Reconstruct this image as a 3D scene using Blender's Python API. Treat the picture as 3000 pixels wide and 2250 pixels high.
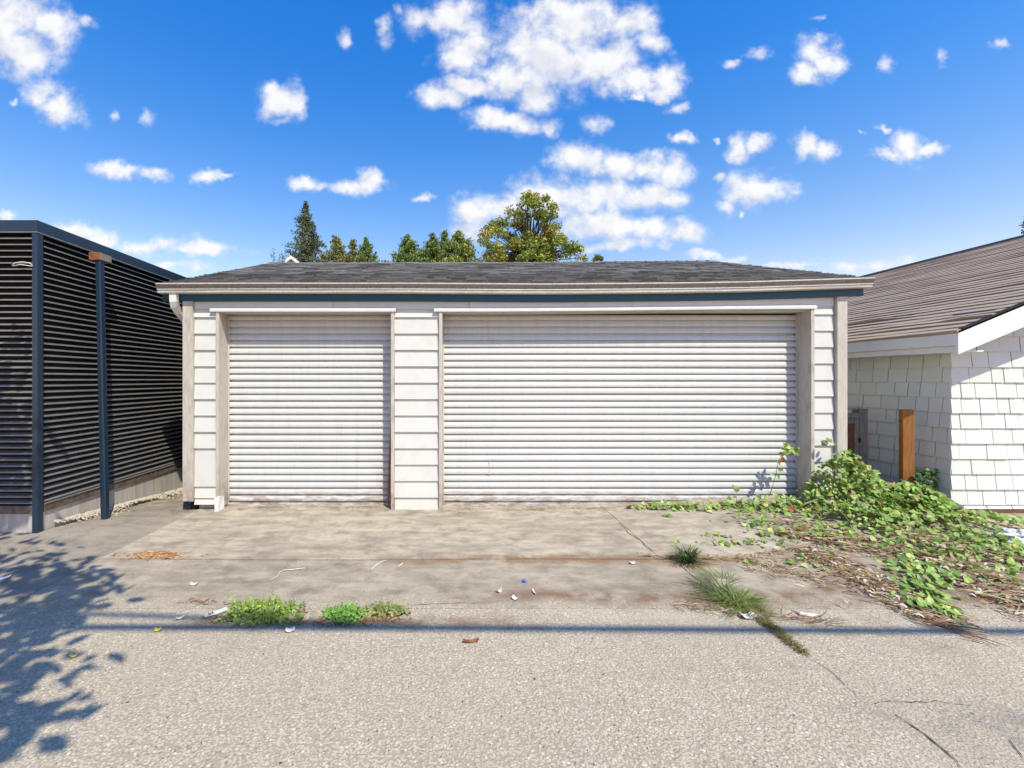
import bpy, math, random
import numpy as np
from mathutils import Vector, Matrix, Euler

random.seed(7); rng = np.random.default_rng(7)
S = bpy.context.scene
C = S.collection
for o in list(bpy.data.objects): bpy.data.objects.remove(o)

# ------------------------------------------------------------------ camera
CAM_Z = 1.638; F = 1300.0; PX, PY = 1325.0, 1112.0      # metres; focal length and principal point in photo pixels
cam = bpy.data.cameras.new('camera'); cam_o = bpy.data.objects.new('camera', cam); C.objects.link(cam_o)
cam_o.location = (0, 0, CAM_Z); cam_o.rotation_euler = (math.radians(90), 0, 0)
cam.sensor_width = 36; cam.lens = 36 * F / 3000
cam.shift_x = (1500 - PX) / 3000; cam.shift_y = -(1125 - PY) / 3000
cam.clip_start = 0.05; cam.clip_end = 3000
S.camera = cam_o

# ------------------------------------------------------------------ light
SUN = Vector((0.59, -1.0, 1.63)).normalized()
sun = bpy.data.lights.new('sun', 'SUN'); sun.energy = 4.9; sun.angle = math.radians(0.5); sun.color = (1.0, 0.935, 0.765)
sun_o = bpy.data.objects.new('sun', sun); C.objects.link(sun_o)
sun_o.rotation_euler = SUN.to_track_quat('Z', 'Y').to_euler(); sun_o.location = (6, -8, 16)
S.view_settings.view_transform = 'Standard'; S.view_settings.look = 'None'
S.view_settings.exposure = 0.2; S.view_settings.gamma = 1.0; S.view_settings.use_curve_mapping = False
S.cycles.max_bounces = 5; S.cycles.diffuse_bounces = 2; S.cycles.transparent_max_bounces = 8
S.cycles.use_denoising = True; S.cycles.denoising_prefilter = 'ACCURATE'

# ------------------------------------------------------------------ node helper
class NT:
    def __init__(s, tree): s.t = tree; s.n = tree.nodes; s.l = tree.links
    def add(s, typ, ins=None, **props):
        nd = s.n.new(typ)
        for k, v in props.items(): setattr(nd, k, v)
        if ins:
            for k, v in ins.items():
                sock = nd.inputs[k]
                if isinstance(v, bpy.types.NodeSocket): s.l.new(v, sock)
                else: sock.default_value = v
        return nd
    def math(s, op, a, b=None, c=None, clamp=False):
        ins = {0: a}
        if b is not None: ins[1] = b
        if c is not None: ins[2] = c
        return s.add('ShaderNodeMath', ins, operation=op, use_clamp=clamp).outputs[0]
    def vm(s, op, a, b=None, c=None, scale=None):
        ins = {0: a}
        if b is not None: ins[1] = b
        if c is not None: ins[2] = c
        if scale is not None: ins['Scale'] = scale
        nd = s.add('ShaderNodeVectorMath', ins, operation=op)
        return nd.outputs['Value'] if op in ('DOT_PRODUCT', 'LENGTH', 'DISTANCE') else nd.outputs['Vector']
    def noise(s, vec, scale, detail=3, rough=0.55, out=0, dist=0.0):
        return s.add('ShaderNodeTexNoise', {'Vector': vec, 'Scale': scale, 'Detail': detail, 'Roughness': rough, 'Distortion': dist}).outputs[out]
    def ss(s, v, a, b):
        return s.add('ShaderNodeMapRange', {0: v, 1: a, 2: b, 3: 0.0, 4: 1.0}, interpolation_type='SMOOTHSTEP').outputs[0]
    def lin(s, v, a, b, c, d):
        return s.add('ShaderNodeMapRange', {0: v, 1: a, 2: b, 3: c, 4: d}).outputs[0]
    def mix(s, f, a, b, blend='MIX'):
        nd = s.add('ShaderNodeMix', data_type='RGBA', blend_type=blend)
        for sock, v in ((nd.inputs[0], f), (nd.inputs[6], a), (nd.inputs[7], b)):
            if isinstance(v, bpy.types.NodeSocket): s.l.new(v, sock)
            else: sock.default_value = (*v, 1) if isinstance(v, tuple) and len(v) == 3 else v
        return nd.outputs[2]
    def mul(s, vec, xyz): return s.vm('MULTIPLY', vec, xyz)

# ------------------------------------------------------------------ world: sky with fair-weather clouds
W = bpy.data.worlds.new('World'); S.world = W; W.use_nodes = True
W.cycles.sampling_method = 'MANUAL'; W.cycles.sample_map_resolution = 512
w = NT(W.node_tree); w.n.clear()
D = w.add('ShaderNodeTexCoord').outputs['Generated']
sky = w.add('ShaderNodeTexSky', sky_type='NISHITA', sun_disc=False, sun_elevation=math.asin(SUN.z),
            sun_rotation=math.atan2(SUN.x, SUN.y), altitude=50, air_density=1.0, dust_density=0.25, ozone_density=2.2)
sky_col = w.add('ShaderNodeHueSaturation', {'Hue': 0.5, 'Saturation': 1.3, 'Value': 1.0, 'Color': sky.outputs[0]}).outputs[0]
sxyz = w.add('ShaderNodeSeparateXYZ', {0: D})
dx, dy, dz = sxyz.outputs
sky_col = w.mix(1.0, sky_col, w.mix(w.ss(dz, .03, .66), (4.2, 2.25, 1.62), (.72, 1.78, 2.4)), 'MULTIPLY')   # clear, saturated air
CLOUD_WHITE = (8.7, 8.7, 8.75); CLOUD_GREY = (5.5, 5.9, 7.0)
BG = 0.10
# cumulus in the part of the sky towards the garage, placed by direction (tangent coordinates about +Y)
CL = [(30,40,95,62,1),(100,50,65,42,1),(50,110,85,48,1),(185,50,22,16,.6),(95,205,36,28,1),(140,230,45,34,1),(130,257,28,18,.8),
 (315,248,17,19,.55),(245,248,9,13,.45),(30,222,11,7,.5),(600,215,40,36,.95),(635,225,26,32,.95),(590,188,26,18,.8),(605,255,32,16,.8),
 (740,80,14,24,.6),(835,60,15,34,.6),(860,20,9,16,.5),(975,40,85,42,1),(1000,110,55,62,1),(955,208,50,26,1),(1010,185,60,24,1),
 (1090,165,50,50,1),(1240,60,110,80,1),(1180,125,100,80,1),(1300,130,95,58,1),(1345,50,60,36,.9),(1392,88,40,36,.9),(1370,168,80,30,1),
 (1442,168,38,38,1),(1432,205,26,15,.9),(1160,200,52,40,1),(1130,25,26,30,.6),(1060,255,50,28,1),(1120,265,58,24,1),(1188,270,28,20,.9),
 (1280,262,32,22,.65),(1470,240,20,15,.75),(1380,207,15,8,.9),(1258,345,55,35,1),(1330,350,72,28,1),(1400,362,62,27,1),(1462,372,48,27,1),
 (1478,303,27,14,.9),(1543,305,8,8,.8),(1600,322,28,26,1),(1636,316,25,20,1),(1738,322,32,28,1),(1770,325,26,20,1),
 (1960,318,34,36,1),(2008,325,36,15,.95),(1920,335,32,11,.9),(1908,285,15,8,.9),(1858,295,9,6,.7),(1620,415,60,35,1),(1660,410,38,22,1),
 (1575,437,28,16,.75),(1552,390,17,12,.85),(1605,464,9,6,.8),(1010,460,42,36,1),(1080,440,62,30,1),(1180,425,85,42,1),(1290,422,105,36,1),
 (1390,428,75,36,1),(1442,430,48,22,.9),(1015,500,50,26,.85),(1300,490,100,30,1),(1400,500,95,27,1),(1472,505,50,22,.95),(1330,530,110,14,.8),
 (1540,549,62,10,.85),(1770,105,36,28,1),(1750,158,31,25,.95),(1792,135,28,30,1),(1915,135,17,24,.75),(2032,112,15,19,.75),(2160,95,20,9,.55),
 (1640,120,32,14,.7),(1570,140,23,9,.6),(1770,35,15,7,.55),(250,362,68,16,.95),(330,371,42,15,.95),(455,375,27,14,.9),(490,382,30,6,.7),
 (660,390,36,15,.9),(772,397,46,18,1),(800,388,28,20,1),(915,420,17,12,.9),(165,500,62,18,1),(218,516,36,20,1),(330,526,92,17,1),
 (425,536,82,14,.95),(370,577,64,11,.85),(20,466,24,11,1),(1700,568,75,8,.75),(1880,571,85,12,.85)]
pu = w.math('DIVIDE', dx, dy); pv = w.math('DIVIDE', dz, dy)
P = w.add('ShaderNodeCombineXYZ', {0: pu, 1: pv, 2: 0.0}).outputs[0]
n1 = w.noise(P, 7.0, 4, .6, out=1); n2 = w.noise(P, 34.0, 3, .6, out=1)
off = w.vm('ADD', w.vm('MULTIPLY_ADD', n1, (.085, .07, 0), (-.0425, -.035, 0)), w.vm('MULTIPLY_ADD', n2, (.026, .026, 0), (-.013, -.013, 0)))
Pd = w.vm('ADD', P, off)
acc = acc2 = None
for (cx, cy, rx, ry, wt) in CL:
    k = 3000 / 2212.0
    u, v = (cx * k - PX) / F, (PY - cy * k) / F
    a, b = rx * k / F * 1.2, ry * k / F * 1.2
    q = w.vm('MULTIPLY_ADD', Pd, (1 / a, 1 / b, 0), (-u / a, -v / b, 0))
    r = w.math('ADD', w.vm('DOT_PRODUCT', q, q), (1 - wt) * 0.95)
    acc = r if acc is None else w.math('MINIMUM', acc, r)
    if wt > .88 and ry > 13:        # the lower side of the larger puffs turns grey
        q2 = w.vm('ADD', q, (.3, .85, 0)); r2 = w.vm('DOT_PRODUCT', q2, q2); acc2 = r2 if acc2 is None else w.math('MINIMUM', acc2, r2)
fb = w.noise(P, 15.0, 6, .56); fb_up = w.noise(w.vm('ADD', P, (.012, .026, 0)), 15.0, 4, .52)
dens = w.math('ADD', w.math('SUBTRACT', 1.18, w.math('SQRT', acc)), w.math('MULTIPLY_ADD', fb, 2.1, -1.05))
cov = w.math('MULTIPLY', w.math('POWER', w.ss(dens, -0.2, 0.95), 1.5), 0.97)
base = w.ss(w.math('SQRT', acc2), .75, .1)
shade = w.math('ADD', w.math('MULTIPLY', w.math('SUBTRACT', fb, fb_up), 1.7), w.math('MULTIPLY_ADD', base, -.42, .9), clamp=True)
c_in = w.mix(cov, sky_col, w.mix(shade, CLOUD_GREY, CLOUD_WHITE))
bg_in = w.add('ShaderNodeBackground', {0: c_in, 1: BG}).outputs[0]
# the rest of the dome: the same scattered cloud, unplaced
h = w.math('ADD', w.math('ABSOLUTE', dz), 0.12)
Q = w.add('ShaderNodeCombineXYZ', {0: w.math('DIVIDE', dx, h), 1: w.math('DIVIDE', dy, h), 2: 0.0}).outputs[0]
gen = w.ss(w.noise(Q, 1.3, 6, .6), 0.56, 0.70)
c_out = w.mix(w.math('MULTIPLY', gen, 0.9), sky_col, w.mix(0.7, CLOUD_GREY, CLOUD_WHITE))
bg_out = w.add('ShaderNodeBackground', {0: c_out, 1: BG}).outputs[0]
win = w.math('MULTIPLY', w.math('GREATER_THAN', dy, 0.40), w.math('MULTIPLY', w.math('LESS_THAN', w.math('ABSOLUTE', pu), 1.75), w.math('LESS_THAN', pv, 1.02)))
win = w.math('MULTIPLY', win, w.math('GREATER_THAN', dz, 0.0))
mixs = w.add('ShaderNodeMixShader', {0: win, 1: bg_out, 2: bg_in})
w.add('ShaderNodeOutputWorld', {0: mixs.outputs[0]})

# ------------------------------------------------------------------ material helpers
def material(name, fn, rough=0.7, spec=0.35, **kw):
    m = bpy.data.materials.new(name); m.use_nodes = True
    t = NT(m.node_tree); bs = t.n['Principled BSDF']
    bs.inputs['Roughness'].default_value = rough; bs.inputs['Specular IOR Level'].default_value = spec
    pos = t.add('ShaderNodeNewGeometry').outputs['Position']
    res = fn(t, pos)
    if not isinstance(res, dict): res = {'col': res}
    c = res['col']
    if isinstance(c, tuple): bs.inputs['Base Color'].default_value = (*c, 1)
    else: t.l.new(c, bs.inputs['Base Color'])
    if 'rough' in res: t.l.new(res['rough'], bs.inputs['Roughness'])
    if 'bump' in res:
        b = t.add('ShaderNodeBump', {'Strength': res.get('bs', .4), 'Distance': res.get('bd', .01), 'Height': res['bump']})
        t.l.new(b.outputs[0], bs.inputs['Normal'])
    if 'metal' in kw: bs.inputs['Metallic'].default_value = kw['metal']
    return m
def xyz(t, pos): return t.add('ShaderNodeSeparateXYZ', {0: pos}).outputs
def band(t, v, c, wd):      # soft band round v = c
    return t.math('POWER', 2.718, t.math('MULTIPLY', t.math('POWER', t.math('DIVIDE', t.math('SUBTRACT', v, c), wd), 2.0), -1.0))

def m_siding(t, p):
    d = t.noise(p, 6, 5, .6); st = t.noise(t.mul(p, (14, 14, 1.6)), 3, 4, .6); ob = t.add('ShaderNodeObjectInfo').outputs['Random']
    c = t.mix(t.ss(d, .45, .8), (.60, .60, .56), (.545, .545, .505)); c = t.mix(t.math('MULTIPLY', t.ss(st, .58, .8), .2), c, (.50, .49, .45))
    x, y, z = xyz(t, p); low = t.math('MULTIPLY', t.ss(z, .3, .0), t.ss(t.noise(p, 9, 4), .35, .65))
    c = t.mix(t.math('MULTIPLY', low, .5), c, (.62, .54, .38))
    c = t.mix(t.math('MULTIPLY', ob, .10), c, (.52, .52, .48))
    return dict(col=c, bump=t.noise(p, 220, 3), bs=.12, bd=.003)
def m_door(t, p):
    x, y, z = xyz(t, p)
    st = t.noise(t.mul(p, (9, 1, .8)), 2.2, 5, .6); sm = t.noise(t.mul(p, (1.2, 1, 30)), 3, 3); pt = t.noise(p, 1.7, 4, .6)
    c = t.mix(t.ss(st, .4, .75), (.545, .55, .53), (.50, .505, .485)); c = t.mix(t.math('MULTIPLY', t.ss(sm, .5, .8), .25), c, (.45, .455, .435))
    c = t.mix(t.math('MULTIPLY', t.ss(pt, .55, .8), .25), c, (.42, .425, .395))
    rn = t.noise(t.mul(p, (3, 3, 14)), 2.0, 6, .7)
    rust = t.math('MULTIPLY', t.ss(z, .30, .02), t.ss(rn, .38, .62))
    c = t.mix(t.math('MULTIPLY', rust, .8), c, (.20, .10, .045))
    run = t.math('MULTIPLY', t.ss(t.noise(t.mul(p, (7, 0, .25)), 2.6, 5, .65), .52, .72), t.ss(t.noise(p, 1.1, 3), .38, .62))
    c = t.mix(t.math('MULTIPLY', run, .45), c, (.40, .385, .35))
    rj = t.math('MULTIPLY', t.math('MULTIPLY', t.ss(x, -1.05, -.78), t.ss(x, -.5, -.6)), t.math('MULTIPLY', t.ss(z, 1.2, .1), t.ss(rn, .35, .6))); c = t.mix(t.math('MULTIPLY', rj, .7), c, (.24, .12, .055))
    scuff = t.ss(t.noise(t.mul(p, (6, 6, 6)), 5, 6, .75), .66, .75)
    c = t.mix(t.math('MULTIPLY', scuff, .3), c, (.33, .33, .33))
    return dict(col=c, bump=t.noise(t.mul(p, (1, 1, .15)), 4, 3), bs=.15, bd=.01)
def wood(c1, c2, dirt=0.0, rough=.8):
    def fn(t, p):
        g = t.noise(t.mul(p, (1, 1, .06)), 90, 4, .6); b = t.noise(t.mul(p, (1, 1, .35)), 9, 5, .65)
        c = t.mix(t.ss(g, .35, .7), c1, c2); c = t.mix(t.math('MULTIPLY', t.ss(b, .5, .75), .55), c, tuple(v * .55 for v in c2))
        x, y, z = xyz(t, p)
        if dirt: c = t.mix(t.math('MULTIPLY', t.math('MULTIPLY', t.ss(z, .5, .0), t.ss(t.noise(p, 12, 4), .3, .6)), dirt), c, (.14, .08, .04))
        return dict(col=c, bump=g, bs=.35, bd=.004)
    return fn
def m_gutter(t, p):
    x, y, z = xyz(t, p)
    g = t.noise(t.mul(p, (1.1, 6, 26)), 2.2, 6, .68); f = t.noise(t.mul(p, (1, 1, 1)), 38, 4, .7); lx = t.noise(t.mul(p, (1, 0, 0)), .8, 3, .5)
    c = t.mix(t.ss(f, .35, .7), (.62, .60, .55), (.46, .43, .37))
    # grime sits in the concave upper cove of the trough, thickest towards its right half
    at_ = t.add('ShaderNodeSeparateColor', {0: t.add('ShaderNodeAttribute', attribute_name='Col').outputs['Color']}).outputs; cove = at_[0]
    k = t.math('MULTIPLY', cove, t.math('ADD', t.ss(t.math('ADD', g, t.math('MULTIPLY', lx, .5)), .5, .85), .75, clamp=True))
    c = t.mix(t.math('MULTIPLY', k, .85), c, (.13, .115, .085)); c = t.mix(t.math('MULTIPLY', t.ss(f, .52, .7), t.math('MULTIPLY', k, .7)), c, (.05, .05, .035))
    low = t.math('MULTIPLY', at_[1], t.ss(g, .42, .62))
    return dict(col=t.mix(t.math('MULTIPLY', low, .5), c, (.27, .24, .19)), bump=f, bs=.1, bd=.003)
def m_blue(t, p):
    ch = t.ss(t.noise(t.mul(p, (1, 1, 1.4)), 7, 6, .75), .705, .735); n = t.noise(t.mul(p, (1, 1, 9)), 5, 4)
    c = t.mix(n, (.006, .045, .085), (.012, .075, .13))
    return t.mix(t.math('MULTIPLY', ch, .6), c, (.35, .42, .48))
def m_roof_dark(t, p):
    q = t.vm('FLOOR', t.vm('MULTIPLY_ADD', p, (3.7, 7.6, 0), (.3, .2, .5))); wn = t.add('ShaderNodeTexWhiteNoise', {0: q}, noise_dimensions='3D').outputs[0]
    ob = t.add('ShaderNodeObjectInfo').outputs['Random']; r = t.math('FRACT', t.math('ADD', wn, ob))
    g = t.noise(p, 260, 3, .7); b = t.noise(p, 1.3, 4)
    c = t.mix(r, (.085, .081, .078), (.215, .205, .195)); c = t.mix(t.ss(g, .3, .75), t.mix(1.0, c, (.72, .72, .72), 'MULTIPLY'), t.mix(1.0, c, (1.3, 1.3, 1.3), 'MULTIPLY'))
    c = t.mix(t.math('MULTIPLY', t.ss(b, .5, .75), .35), c, (.10, .095, .08))
    return dict(col=c, bump=g, bs=.6, bd=.004)
def m_roof_tan(t, p):
    g = t.noise(p, 240, 3, .7); b = t.noise(t.mul(p, (1, .6, 1)), 2.4, 5, .6); st = t.noise(t.mul(p, (9, 1.2, 9)), 2, 3); ob = t.add('ShaderNodeObjectInfo').outputs['Random']
    c = t.mix(b, (.42, .33, .25), (.32, .25, .19)); c = t.mix(t.ss(g, .3, .7), t.mix(1.0, c, (.75, .75, .75), 'MULTIPLY'), t.mix(1.0, c, (1.25, 1.25, 1.25), 'MULTIPLY'))
    c = t.mix(t.math('MULTIPLY', t.ss(st, .5, .7), .35), c, (.17, .14, .115)); c = t.mix(t.math('MULTIPLY', ob, .25), c, (.34, .28, .23))
    return dict(col=c, bump=g, bs=.6, bd=.004)
def m_wallshingle(t, p):
    ob = t.add('ShaderNodeObjectInfo').outputs['Random']; n = t.noise(p, 5, 5, .6); g = t.noise(t.mul(p, (1, 1, .08)), 120, 3)
    c = t.mix(ob, (.60, .612, .565), (.66, .67, .62)); c = t.mix(t.math('MULTIPLY', t.ss(n, .5, .8), .2), c, (.52, .525, .465))
    return dict(col=c, bump=g, bs=.15, bd=.003)
def m_trimwhite(t, p):
    n = t.noise(p, 7, 5, .6); return t.mix(t.ss(n, .4, .8), (.74, .725, .69), (.66, .64, .60))
def m_navy(t, p):
    n = t.noise(p, 4, 4, .6); s = t.ss(t.noise(t.mul(p, (3, 3, .5)), 16, 5, .7), .62, .8)
    c = t.mix(n, (.008, .02, .04), (.012, .036, .065)); return t.mix(t.math('MULTIPLY', s, .3), c, (.10, .12, .14))
def m_louvre(t, p):
    n = t.noise(t.mul(p, (1, 1, 6)), 7, 4, .6); return t.mix(t.ss(n, .35, .75), (.155, .152, .148), (.21, .206, .20))
def m_concrete_wall(t, p):
    s = t.noise(t.mul(p, (8, 8, .5)), 2.2, 5, .65); n = t.noise(p, 14, 5, .6)
    c = t.mix(t.ss(s, .35, .7), (.46, .43, .38), (.30, .28, .24)); return dict(col=t.mix(t.math('MULTIPLY', n, .4), c, (.52, .49, .44)), bump=n, bs=.3, bd=.006)
def m_plain(c1, c2, sc=12):
    def fn(t, p): return t.mix(t.ss(t.noise(p, sc, 5, .6), .35, .7), c1, c2)
    return fn
def m_rust(t, p):
    n = t.noise(p, 26, 5, .7); c = t.mix(t.ss(n, .35, .65), (.30, .12, .045), (.15, .055, .022)); return dict(col=t.mix(t.ss(n, .62, .75), c, (.45, .25, .12)), bump=n, bs=.4, bd=.004)

def lane_col(t, p):
    x, y, z = xyz(t, p)
    pd = t.vm('ADD', p, t.vm('MULTIPLY_ADD', t.noise(p, 40, 2, out=1), (.012, .012, 0), (-.006, -.006, 0)))
    v = t.add('ShaderNodeTexVoronoi', {'Vector': t.mul(pd, (1, 1, 0)), 'Scale': 82.0}, feature='F1')
    rnd = t.add('ShaderNodeSeparateColor', {0: v.outputs[1]}).outputs
    big = t.noise(p, .8, 5, .6); mid = t.noise(p, 5, 5, .65)
    matrix = t.mix(mid, (.375, .312, .233), (.305, .252, .187))
    peb = t.mix(rnd[0], (.51, .437, .337), (.425, .36, .275)); peb = t.mix(t.ss(rnd[1], .93, .96), peb, (.63, .56, .455)); peb = t.mix(t.ss(rnd[1], .07, .04), peb, (.27, .23, .18))
    m = t.math('MULTIPLY', t.ss(v.outputs[0], .74, .40), t.ss(rnd[2], .04, .12))
    c = t.mix(m, matrix, peb)
    c = t.mix(t.math('MULTIPLY', t.ss(big, .42, .7), .36), c, (.36, .30, .225))
    v3 = t.add('ShaderNodeTexVoronoi', {'Vector': t.mul(p, (1, 1, 0)), 'Scale': 11.0}, feature='F1'); r3 = t.add('ShaderNodeSeparateColor', {0: v3.outputs[1]}).outputs
    spot = t.math('MULTIPLY', t.math('LESS_THAN', v3.outputs[0], t.math('MULTIPLY', r3[0], .10)), t.math('GREATER_THAN', r3[1], .62))
    c = t.mix(t.math('MULTIPLY', spot, .85), c, (.05, .042, .036))
    st = t.math('MULTIPLY', t.ss(t.noise(p, 1.9, 6, .7), .52, .70), t.ss(y, 1.9, 2.9)); c = t.mix(t.math('MULTIPLY', st, .55), c, (.27, .195, .125))
    root = t.math('MULTIPLY', band(t, t.math('ADD', y, t.math('MULTIPLY_ADD', mid, .16, -.08)), 3.0, .07), t.math('MULTIPLY', t.math('MULTIPLY', t.ss(x, -2.0, -1.6), t.ss(x, .9, -.2)), t.ss(t.noise(p, 3.3, 5, .7), .34, .55))); c = t.mix(t.math('MULTIPLY', root, .85), c, (.16, .10, .06))
    oil = t.ss(t.noise(t.mul(p, (.7, 1.6, 1)), .9, 5, .62), .55, .74); c = t.mix(t.math('MULTIPLY', oil, .35), c, (.21, .18, .145))
    pale = t.ss(t.noise(t.mul(p, (.5, 1.3, 1)), 1.4, 5, .6), .56, .72); c = t.mix(t.math('MULTIPLY', pale, .3), c, (.56, .485, .385))
    wr = t.math('MULTIPLY', t.ss(x, 2.0, 2.8), t.ss(y, 2.45, 2.0)); c = t.mix(t.math('MULTIPLY', t.math('MULTIPLY', wr, t.ss(mid, .4, .65)), .6), c, (.18, .16, .14))
    return c, t.math('ADD', m, t.math('MULTIPLY', t.noise(p, 150, 3, .7), .35))
def m_lane(t, p):
    c, hgt = lane_col(t, p)
    return dict(col=c, bump=hgt, bs=.55, bd=.005)
def slab(kind):
    def fn(t, p):
        x, y, z = xyz(t, p)
        big = t.noise(p, .9, 5, .6); mid = t.noise(p, 4.5, 6, .65); st = t.noise(t.mul(p, (1.5, 4.2, 1)), 1.9, 6, .68); fine = t.noise(p, 130, 4, .75); grit = t.noise(p, 420, 2, .6)
        if kind == 'upper': a, b = (.505, .425, .327), (.29, .242, .186)
        elif kind == 'lower': a, b = (.445, .372, .285), (.26, .217, .168)
        else: a, b = (.345, .295, .24), (.25, .215, .175)
        c = t.mix(t.ss(t.math('ADD', t.math('MULTIPLY', st, .65), t.math('MULTIPLY', big, .4)), .38, .68), a, b)
        c = t.mix(t.math('MULTIPLY', t.ss(mid, .46, .70), .62), c, tuple(v * .66 for v in b))
        wash = t.ss(t.noise(p, 2.1, 6, .7), .6, .72); c = t.mix(t.math('MULTIPLY', wash, .5), c, (.52, .445, .35))
        c = t.mix(t.ss(fine, .25, .8), t.mix(1.0, c, (.72, .72, .72), 'MULTIPLY'), t.mix(1.0, c, (1.26, 1.26, 1.26), 'MULTIPLY'))
        spk = t.ss(t.noise(p, 55, 3, .6), .70, .74); c = t.mix(t.math('MULTIPLY', spk, .6), c, (.62, .57, .50))
        # rusty silt that settled along the slab joints
        jn = t.math('ADD', y, t.math('MULTIPLY_ADD', t.noise(p, 2.3, 4, .6), .34, -.17))
        silt = t.math('MULTIPLY', band(t, jn, 4.03, .085), t.ss(t.noise(p, 3.1, 5, .7), .36, .56))
        silt = t.math('MULTIPLY', silt, t.ss(x, -1.6, .3))
        silt2 = t.math('MULTIPLY', band(t, jn, 3.34, .10), t.math('MULTIPLY', t.ss(t.noise(p, 2.6, 5, .7), .36, .54), t.ss(x, -.6, .9)))
        silt3 = t.math('MULTIPLY', t.math('MULTIPLY', t.ss(x, 2.3, 3.0), t.ss(y, 4.3, 3.5)), t.ss(t.noise(p, 2.2, 6, .7), .42, .6)); silt2 = t.math('MAXIMUM', silt2, t.math('MULTIPLY', silt3, .8))
        c = t.mix(t.math('MULTIPLY', silt, .85), c, (.235, .135, .065)); c = t.mix(t.math('MULTIPLY', silt2, .9), c, (.185, .108, .066))
        moss = t.math('MULTIPLY', t.ss(y, 5.25, 5.55), t.ss(t.noise(p, 4, 5, .7), .5, .65)); c = t.mix(t.math('MULTIPLY', moss, .7), c, (.13, .095, .055))
        if kind == 'lower':   # the skin of the slab has worn off towards the lane and shows its pebbles
            lc, lh = lane_col(t, p); wear = t.ss(t.math('ADD', y, t.math('MULTIPLY_ADD', mid, .7, t.math('MULTIPLY', big, .4))), 4.02, 3.68)
            c = t.mix(wear, c, t.mix(t.math('MULTIPLY', silt2, .9), lc, (.20, .12, .075)))
            return dict(col=c, bump=t.math('ADD', t.math('ADD', fine, t.math('MULTIPLY', mid, 1.5)), t.math('MULTIPLY', lh, wear)), bs=.55, bd=.006)
        return dict(col=c, bump=t.math('ADD', t.math('ADD', fine, t.math('MULTIPLY', grit, .6)), t.math('MULTIPLY', mid, 1.5)), bs=.45, bd=.006)
    return fn
def m_soil(t, p):
    return dict(col=t.mix(t.noise(p, 9, 5, .7), (.055, .042, .03), (.12, .085, .055)), bump=t.noise(p, 60, 4), bs=.6, bd=.01)
def m_ground(t, p):
    return dict(col=t.mix(t.noise(p, .5, 6, .65), (.10, .11, .05), (.20, .17, .12)), bump=t.noise(p, 12, 4), bs=.5, bd=.02)

def leafmat(name, source, trans=.35, rough=.5):
    m = bpy.data.materials.new(name); m.use_nodes = True; t = NT(m.node_tree); bs = t.n['Principled BSDF']; out = t.n['Material Output']
    if source == 'object': col = t.add('ShaderNodeObjectInfo').outputs['Color']
    else: col = t.add('ShaderNodeAttribute', attribute_name='Col').outputs['Color']
    pos = t.add('ShaderNodeNewGeometry').outputs['Position']; n = t.noise(pos, 45, 3, .6)
    col = t.mix(t.ss(n, .3, .75), t.mix(1.0, col, (.8, .8, .8), 'MULTIPLY'), t.mix(1.0, col, (1.2, 1.2, 1.15), 'MULTIPLY'))
    t.l.new(col, bs.inputs['Base Color']); bs.inputs['Roughness'].default_value = rough; bs.inputs['Specular IOR Level'].default_value = .4
    tr = t.add('ShaderNodeBsdfTranslucent', {0: t.mix(1.0, col, (1.25, 1.2, .5), 'MULTIPLY')})
    mx = t.add('ShaderNodeMixShader', {0: trans, 1: bs.outputs[0], 2: tr.outputs[0]}); t.l.new(mx.outputs[0], out.inputs[0])
    return m

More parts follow.
